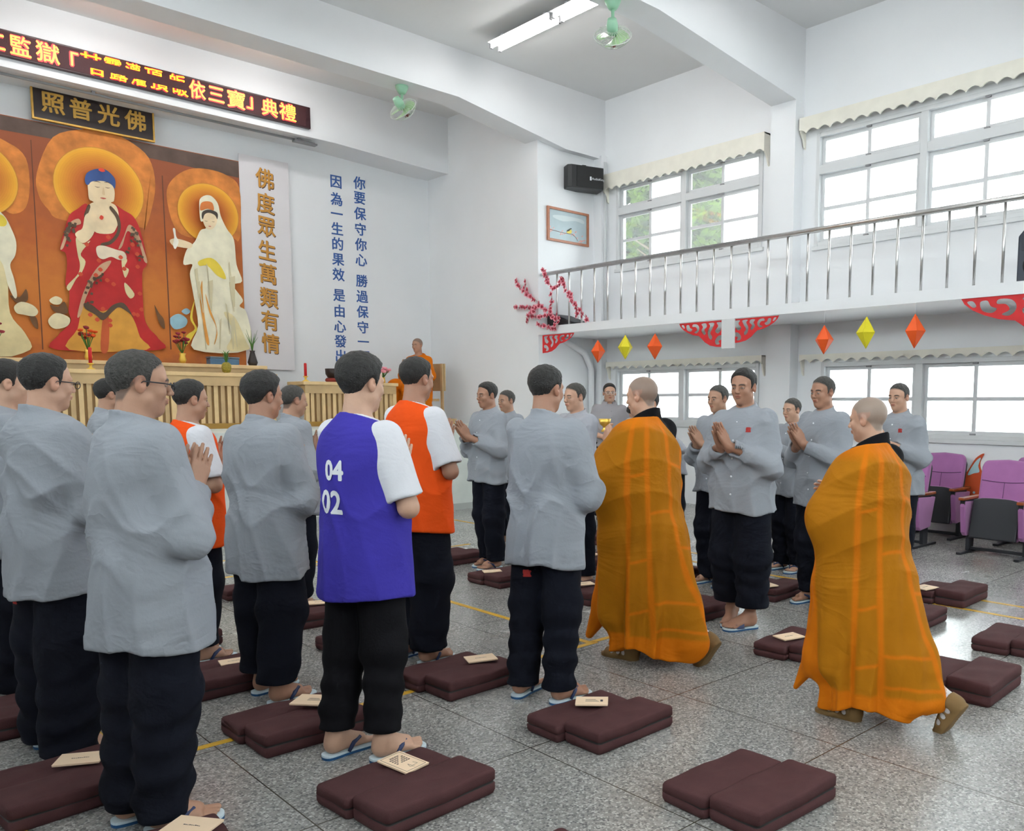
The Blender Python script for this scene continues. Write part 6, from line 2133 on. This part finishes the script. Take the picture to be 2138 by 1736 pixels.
for tw in twigs:
    tw = [Vector(p) for p in tw]
    stem.tube(tw, .006, 5)
    for i in range(len(tw) - 1):
        L = (tw[i + 1] - tw[i]).length
        n = max(1, int(L / .042))
        for k in range(n):
            c = tw[i].lerp(tw[i + 1], (k + .5) / n) + Vector((q.uniform(-.04, .01), q.uniform(-.012, .012), q.uniform(-.012, .012)))
            T = Matrix.Translation(c) @ Matrix.Rotation(q.uniform(-.7, .7), 4, 'Z') @ Matrix.Rotation(R(-90) + q.uniform(-.5, .5), 4, 'Y')
            for j in range(5):
                a = j * 1.2566 + q.random()
                ca, sa = math.cos(a), math.sin(a)
                pet.add([T @ Vector(p) for p in ((0, 0, 0), (.028 * ca - .018 * sa, .028 * sa + .018 * ca, .008), (.046 * ca, .046 * sa, .014), (.028 * ca + .018 * sa, .028 * sa - .018 * ca, .008))], [(0, 1, 2, 3)])
            core.lathe([(.017, .0), (.023, .010), (.008, .02)], 7, T)
# the many small flowers are one part
stem.build('twigs', mat('pale_twig', s2l((200, 190, 186)), .7), br)
pet.build('petals', M_PINK, br, fixn=False)['kind'] = 'stuff'
core.build('flower_centres', M_CRIMSON, br)['kind'] = 'stuff'

# folded card lanterns
for i, (y, z0, z1, m_, lab) in enumerate(((8.91, 2.08, 2.40, M_ORANGEP, 'orange card lantern nearest the stage, hanging below the balcony'), (8.36, 2.11, 2.44, M_YELLOWP, 'yellow card lantern between two orange ones below the balcony'),
                                          (7.80, 2.09, 2.43, M_ORANGEP, 'orange card lantern between the yellow one and the red paper fan'), (5.22, 2.06, 2.38, M_ORANGEP, 'orange card lantern beside the window column, third from the picture edge'),
                                          (4.70, 2.10, 2.44, M_YELLOWP, 'yellow card lantern hanging above the second monk'), (4.15, 2.08, 2.43, M_ORANGEP, 'orange card lantern next to the large red paper ornament by the picture edge'))):
    r = empty('paper_lantern', (XS + .03, y, z0), R(20 + 25 * i), lab, 'lantern', 'card lanterns below the balcony')
    h = z1 - z0
    n = 5
    vs = [(0, 0, 0), (0, 0, h)] + [(.105 * math.cos(2 * math.pi * k / n), .105 * math.sin(2 * math.pi * k / n), h * .50) for k in range(n)]
    fs = [(0, 2 + (k + 1) % n, 2 + k) for k in range(n)] + [(1, 2 + k, 2 + (k + 1) % n) for k in range(n)]
    MB().add(vs, fs).build('card_body', m_, r)
    e = MB()
    for k in range(n):
        e.tube([vs[0], vs[2 + k], vs[1]], .003, 5)
    e.build('fold_edges', m_, r)
    MB().tube([(0, 0, h), (0, 0, SLAB0 - z0)], .0016, 5).build('thread', M_PRINTW, r)


# red paper-cut ornaments: flat boards with scrolls cut out
def papercut(y0, y1, z0, ztop, tip_first, label):
    r = empty('paper_ornament', (XS + .015, 0, 0), 0, label, 'paper decoration', 'red paper-cuts below the balcony')
    cu = bpy.data.curves.new('cut', 'CURVE')
    cu.dimensions = '2D'; cu.fill_mode = 'BOTH'; cu.extrude = .0025
    L, Hh = abs(y1 - y0), ztop - z0
    def sp(pts, smo=True):
        pts = smooth_poly(pts, 4) if smo else pts
        s = cu.splines.new('POLY'); s.points.add(len(pts) - 1); s.use_cyclic_u = True
        for p, c in zip(s.points, pts):
            u = c[0] if not tip_first else 1 - c[0]
            p.co = (u * L, c[1] * Hh, 0, 1)
    # u = 0 at the tall end, 1 at the tip
    out = [(0, 1), (1, 1), (.97, .88), (.90, .74), (.80, .62), (.68, .52), (.55, .47), (.50, .38), (.42, .22), (.30, .08), (.16, .02), (.0, .0)]
    sp(out, False)
    for hole in ([(.90, .93), (.95, .92), (.90, .80), (.87, .82)], [(.78, .92), (.84, .90), (.82, .72), (.74, .66), (.70, .74), (.75, .80)],
                 [(.60, .92), (.69, .93), (.70, .84), (.63, .82), (.60, .70), (.66, .62), (.60, .58), (.55, .68), (.55, .82)],
                 [(.40, .93), (.50, .92), (.47, .80), (.50, .66), (.44, .50), (.40, .56), (.43, .70), (.38, .80)],
                 [(.22, .92), (.34, .93), (.31, .82), (.36, .62), (.34, .40), (.28, .30), (.26, .42), (.30, .55), (.25, .74)],
                 [(.05, .92), (.17, .93), (.14, .80), (.20, .62), (.14, .52), (.08, .62), (.06, .78)],
                 [(.05, .44), (.14, .42), (.20, .26), (.18, .12), (.10, .12), (.12, .24), (.05, .30)]):
        sp(hole)
    o = bpy.data.objects.new('cut', cu); COL.objects.link(o)
    bpy.context.view_layer.update()
    me = bpy.data.meshes.new_from_object(o.evaluated_get(bpy.context.evaluated_depsgraph_get()))
    bpy.data.objects.remove(o); bpy.data.curves.remove(cu)
    me.name = 'paper_cut'; me.materials.clear(); me.materials.append(M_RED)
    # local x -> -y direction along the railing (tall end at y1 when tip first)
    Mx = Matrix(((0, 0, 1, 0), (-1, 0, 0, max(y0, y1)), (0, 1, 0, z0), (0, 0, 0, 1)))
    me.transform(Mx)
    po = bpy.data.objects.new('paper_cut', me); COL.objects.link(po); po.parent = r
    return r


papercut(9.40, 10.12, 2.26, 2.53, False, 'red paper-cut in the corner next to the stage wall')
papercut(6.62, 7.36, 2.20, 2.53, True, 'red paper-cut fan between the orange lantern and the white hanging board')
papercut(5.82, 6.50, 2.24, 2.53, False, 'red paper-cut fan on the window-column side of the white hanging board')
papercut(2.50, 3.67, 2.08, 2.54, True, 'large red paper-cut ornament at the picture edge')
r = empty('hanging_board', (XS + .0, 6.55, 2.18), 0, 'blank white board hanging between two red paper fans', 'board')
MB().box((-.01, -.10, 0), (.01, .10, .36)).build('board', M_WHITE, r, bevel=.003)

# ------------------------------------------------------------------ trees outside
def tree(x, y, h, cr, label, seed, n, m_leaf, low=.35):
    q = random.Random(seed)
    r = empty('tree', (x, y, -.1), 0, label, 'tree', 'trees outside the windows')
    tk = MB().tube([(0, 0, 0), (.1, .05, h * .3), (-.1, .1, h * .55), (.05, 0, h * .85)], [.16, .13, .09, .03], 10)
    for i in range(12):
        a = q.random() * 6.28; z = h * q.uniform(.35, .8)
        tk.tube([(0, 0, z), (cr * .4 * math.cos(a), cr * .4 * math.sin(a), z + .5), (cr * .8 * math.cos(a), cr * .8 * math.sin(a), z + .8)], [.05, .03, .01], 6)
    tk.build('trunk', M_BARK, r)
    g = MB()
    blobs = [(q.uniform(-.6, .6) * cr, q.uniform(-.6, .6) * cr, h * q.uniform(low, .95), cr * q.uniform(.3, .55)) for _ in range(16)]
    for i in range(n):
        bx, by, bz, rr = blobs[i % len(blobs)]
        d = Vector((q.gauss(0, 1), q.gauss(0, 1), q.gauss(0, 1))).normalized() * rr * q.random() ** .4
        p = Vector((bx, by, bz)) + d
        s = q.uniform(.08, .16)
        a = Vector((q.gauss(0, 1), q.gauss(0, 1), q.gauss(0, .6))).normalized()
        b = a.cross(Vector((q.gauss(0, 1), q.gauss(0, 1), q.gauss(0, 1)))).normalized()
        g.add([p - a * s, p + b * s * .45, p + a * s, p - b * s * .45], [(0, 1, 2, 3)])
    g.build('crown', m_leaf, r, fixn=False)
    return r


def leafmat(name, c):
    m = bpy.data.materials.new(name); m.use_nodes = True
    nt = m.node_tree; nt.nodes.clear()
    o = nt.nodes.new('ShaderNodeOutputMaterial'); d = nt.nodes.new('ShaderNodeBsdfDiffuse'); t = nt.nodes.new('ShaderNodeBsdfTranslucent'); mx = nt.nodes.new('ShaderNodeMixShader')
    tc = nt.nodes.new('ShaderNodeTexCoord'); nz = nt.nodes.new('ShaderNodeTexNoise'); nz.inputs['Scale'].default_value = 2.5
    rp = nt.nodes.new('ShaderNodeValToRGB')
    rp.color_ramp.elements[0].position = .35; rp.color_ramp.elements[0].color = (*[v * .55 for v in c], 1)
    rp.color_ramp.elements[1].position = .65; rp.color_ramp.elements[1].color = (*[min(1, v * 1.4) for v in c], 1)
    nt.links.new(tc.outputs['Object'], nz.inputs['Vector']); nt.links.new(nz.outputs['Fac'], rp.inputs[0])
    nt.links.new(rp.outputs[0], d.inputs[0]); nt.links.new(rp.outputs[0], t.inputs[0])
    mx.inputs[0].default_value = .4
    nt.links.new(d.outputs[0], mx.inputs[1]); nt.links.new(t.outputs[0], mx.inputs[2]); nt.links.new(mx.outputs[0], o.inputs[0])
    return m


tree(14.0, 14.2, 8.0, 1.7, 'dark green tree outside, seen through the far panes of the upper window', 1, 16000, leafmat('dark_leaves', (.018, .05, .010)), .3)
tree(13.2, 11.3, 7.6, 1.5, 'yellow-green tree outside, seen through the middle panes of the upper window', 2, 14000, leafmat('bright_leaves', (.05, .085, .008)), .35)
tree(17.0, 5.6, 4.2, 1.3, 'small green tree outside the lower window behind the purple seats', 3, 3500, leafmat('mid_leaves', (.03, .07, .015)), .5)
MB().box((XW + .3, -14, -.3), (40, 30, -.1)).build('ground_outside', mat('outdoor_paving', (.42, .42, .40), .9, var=.1), kind='structure')
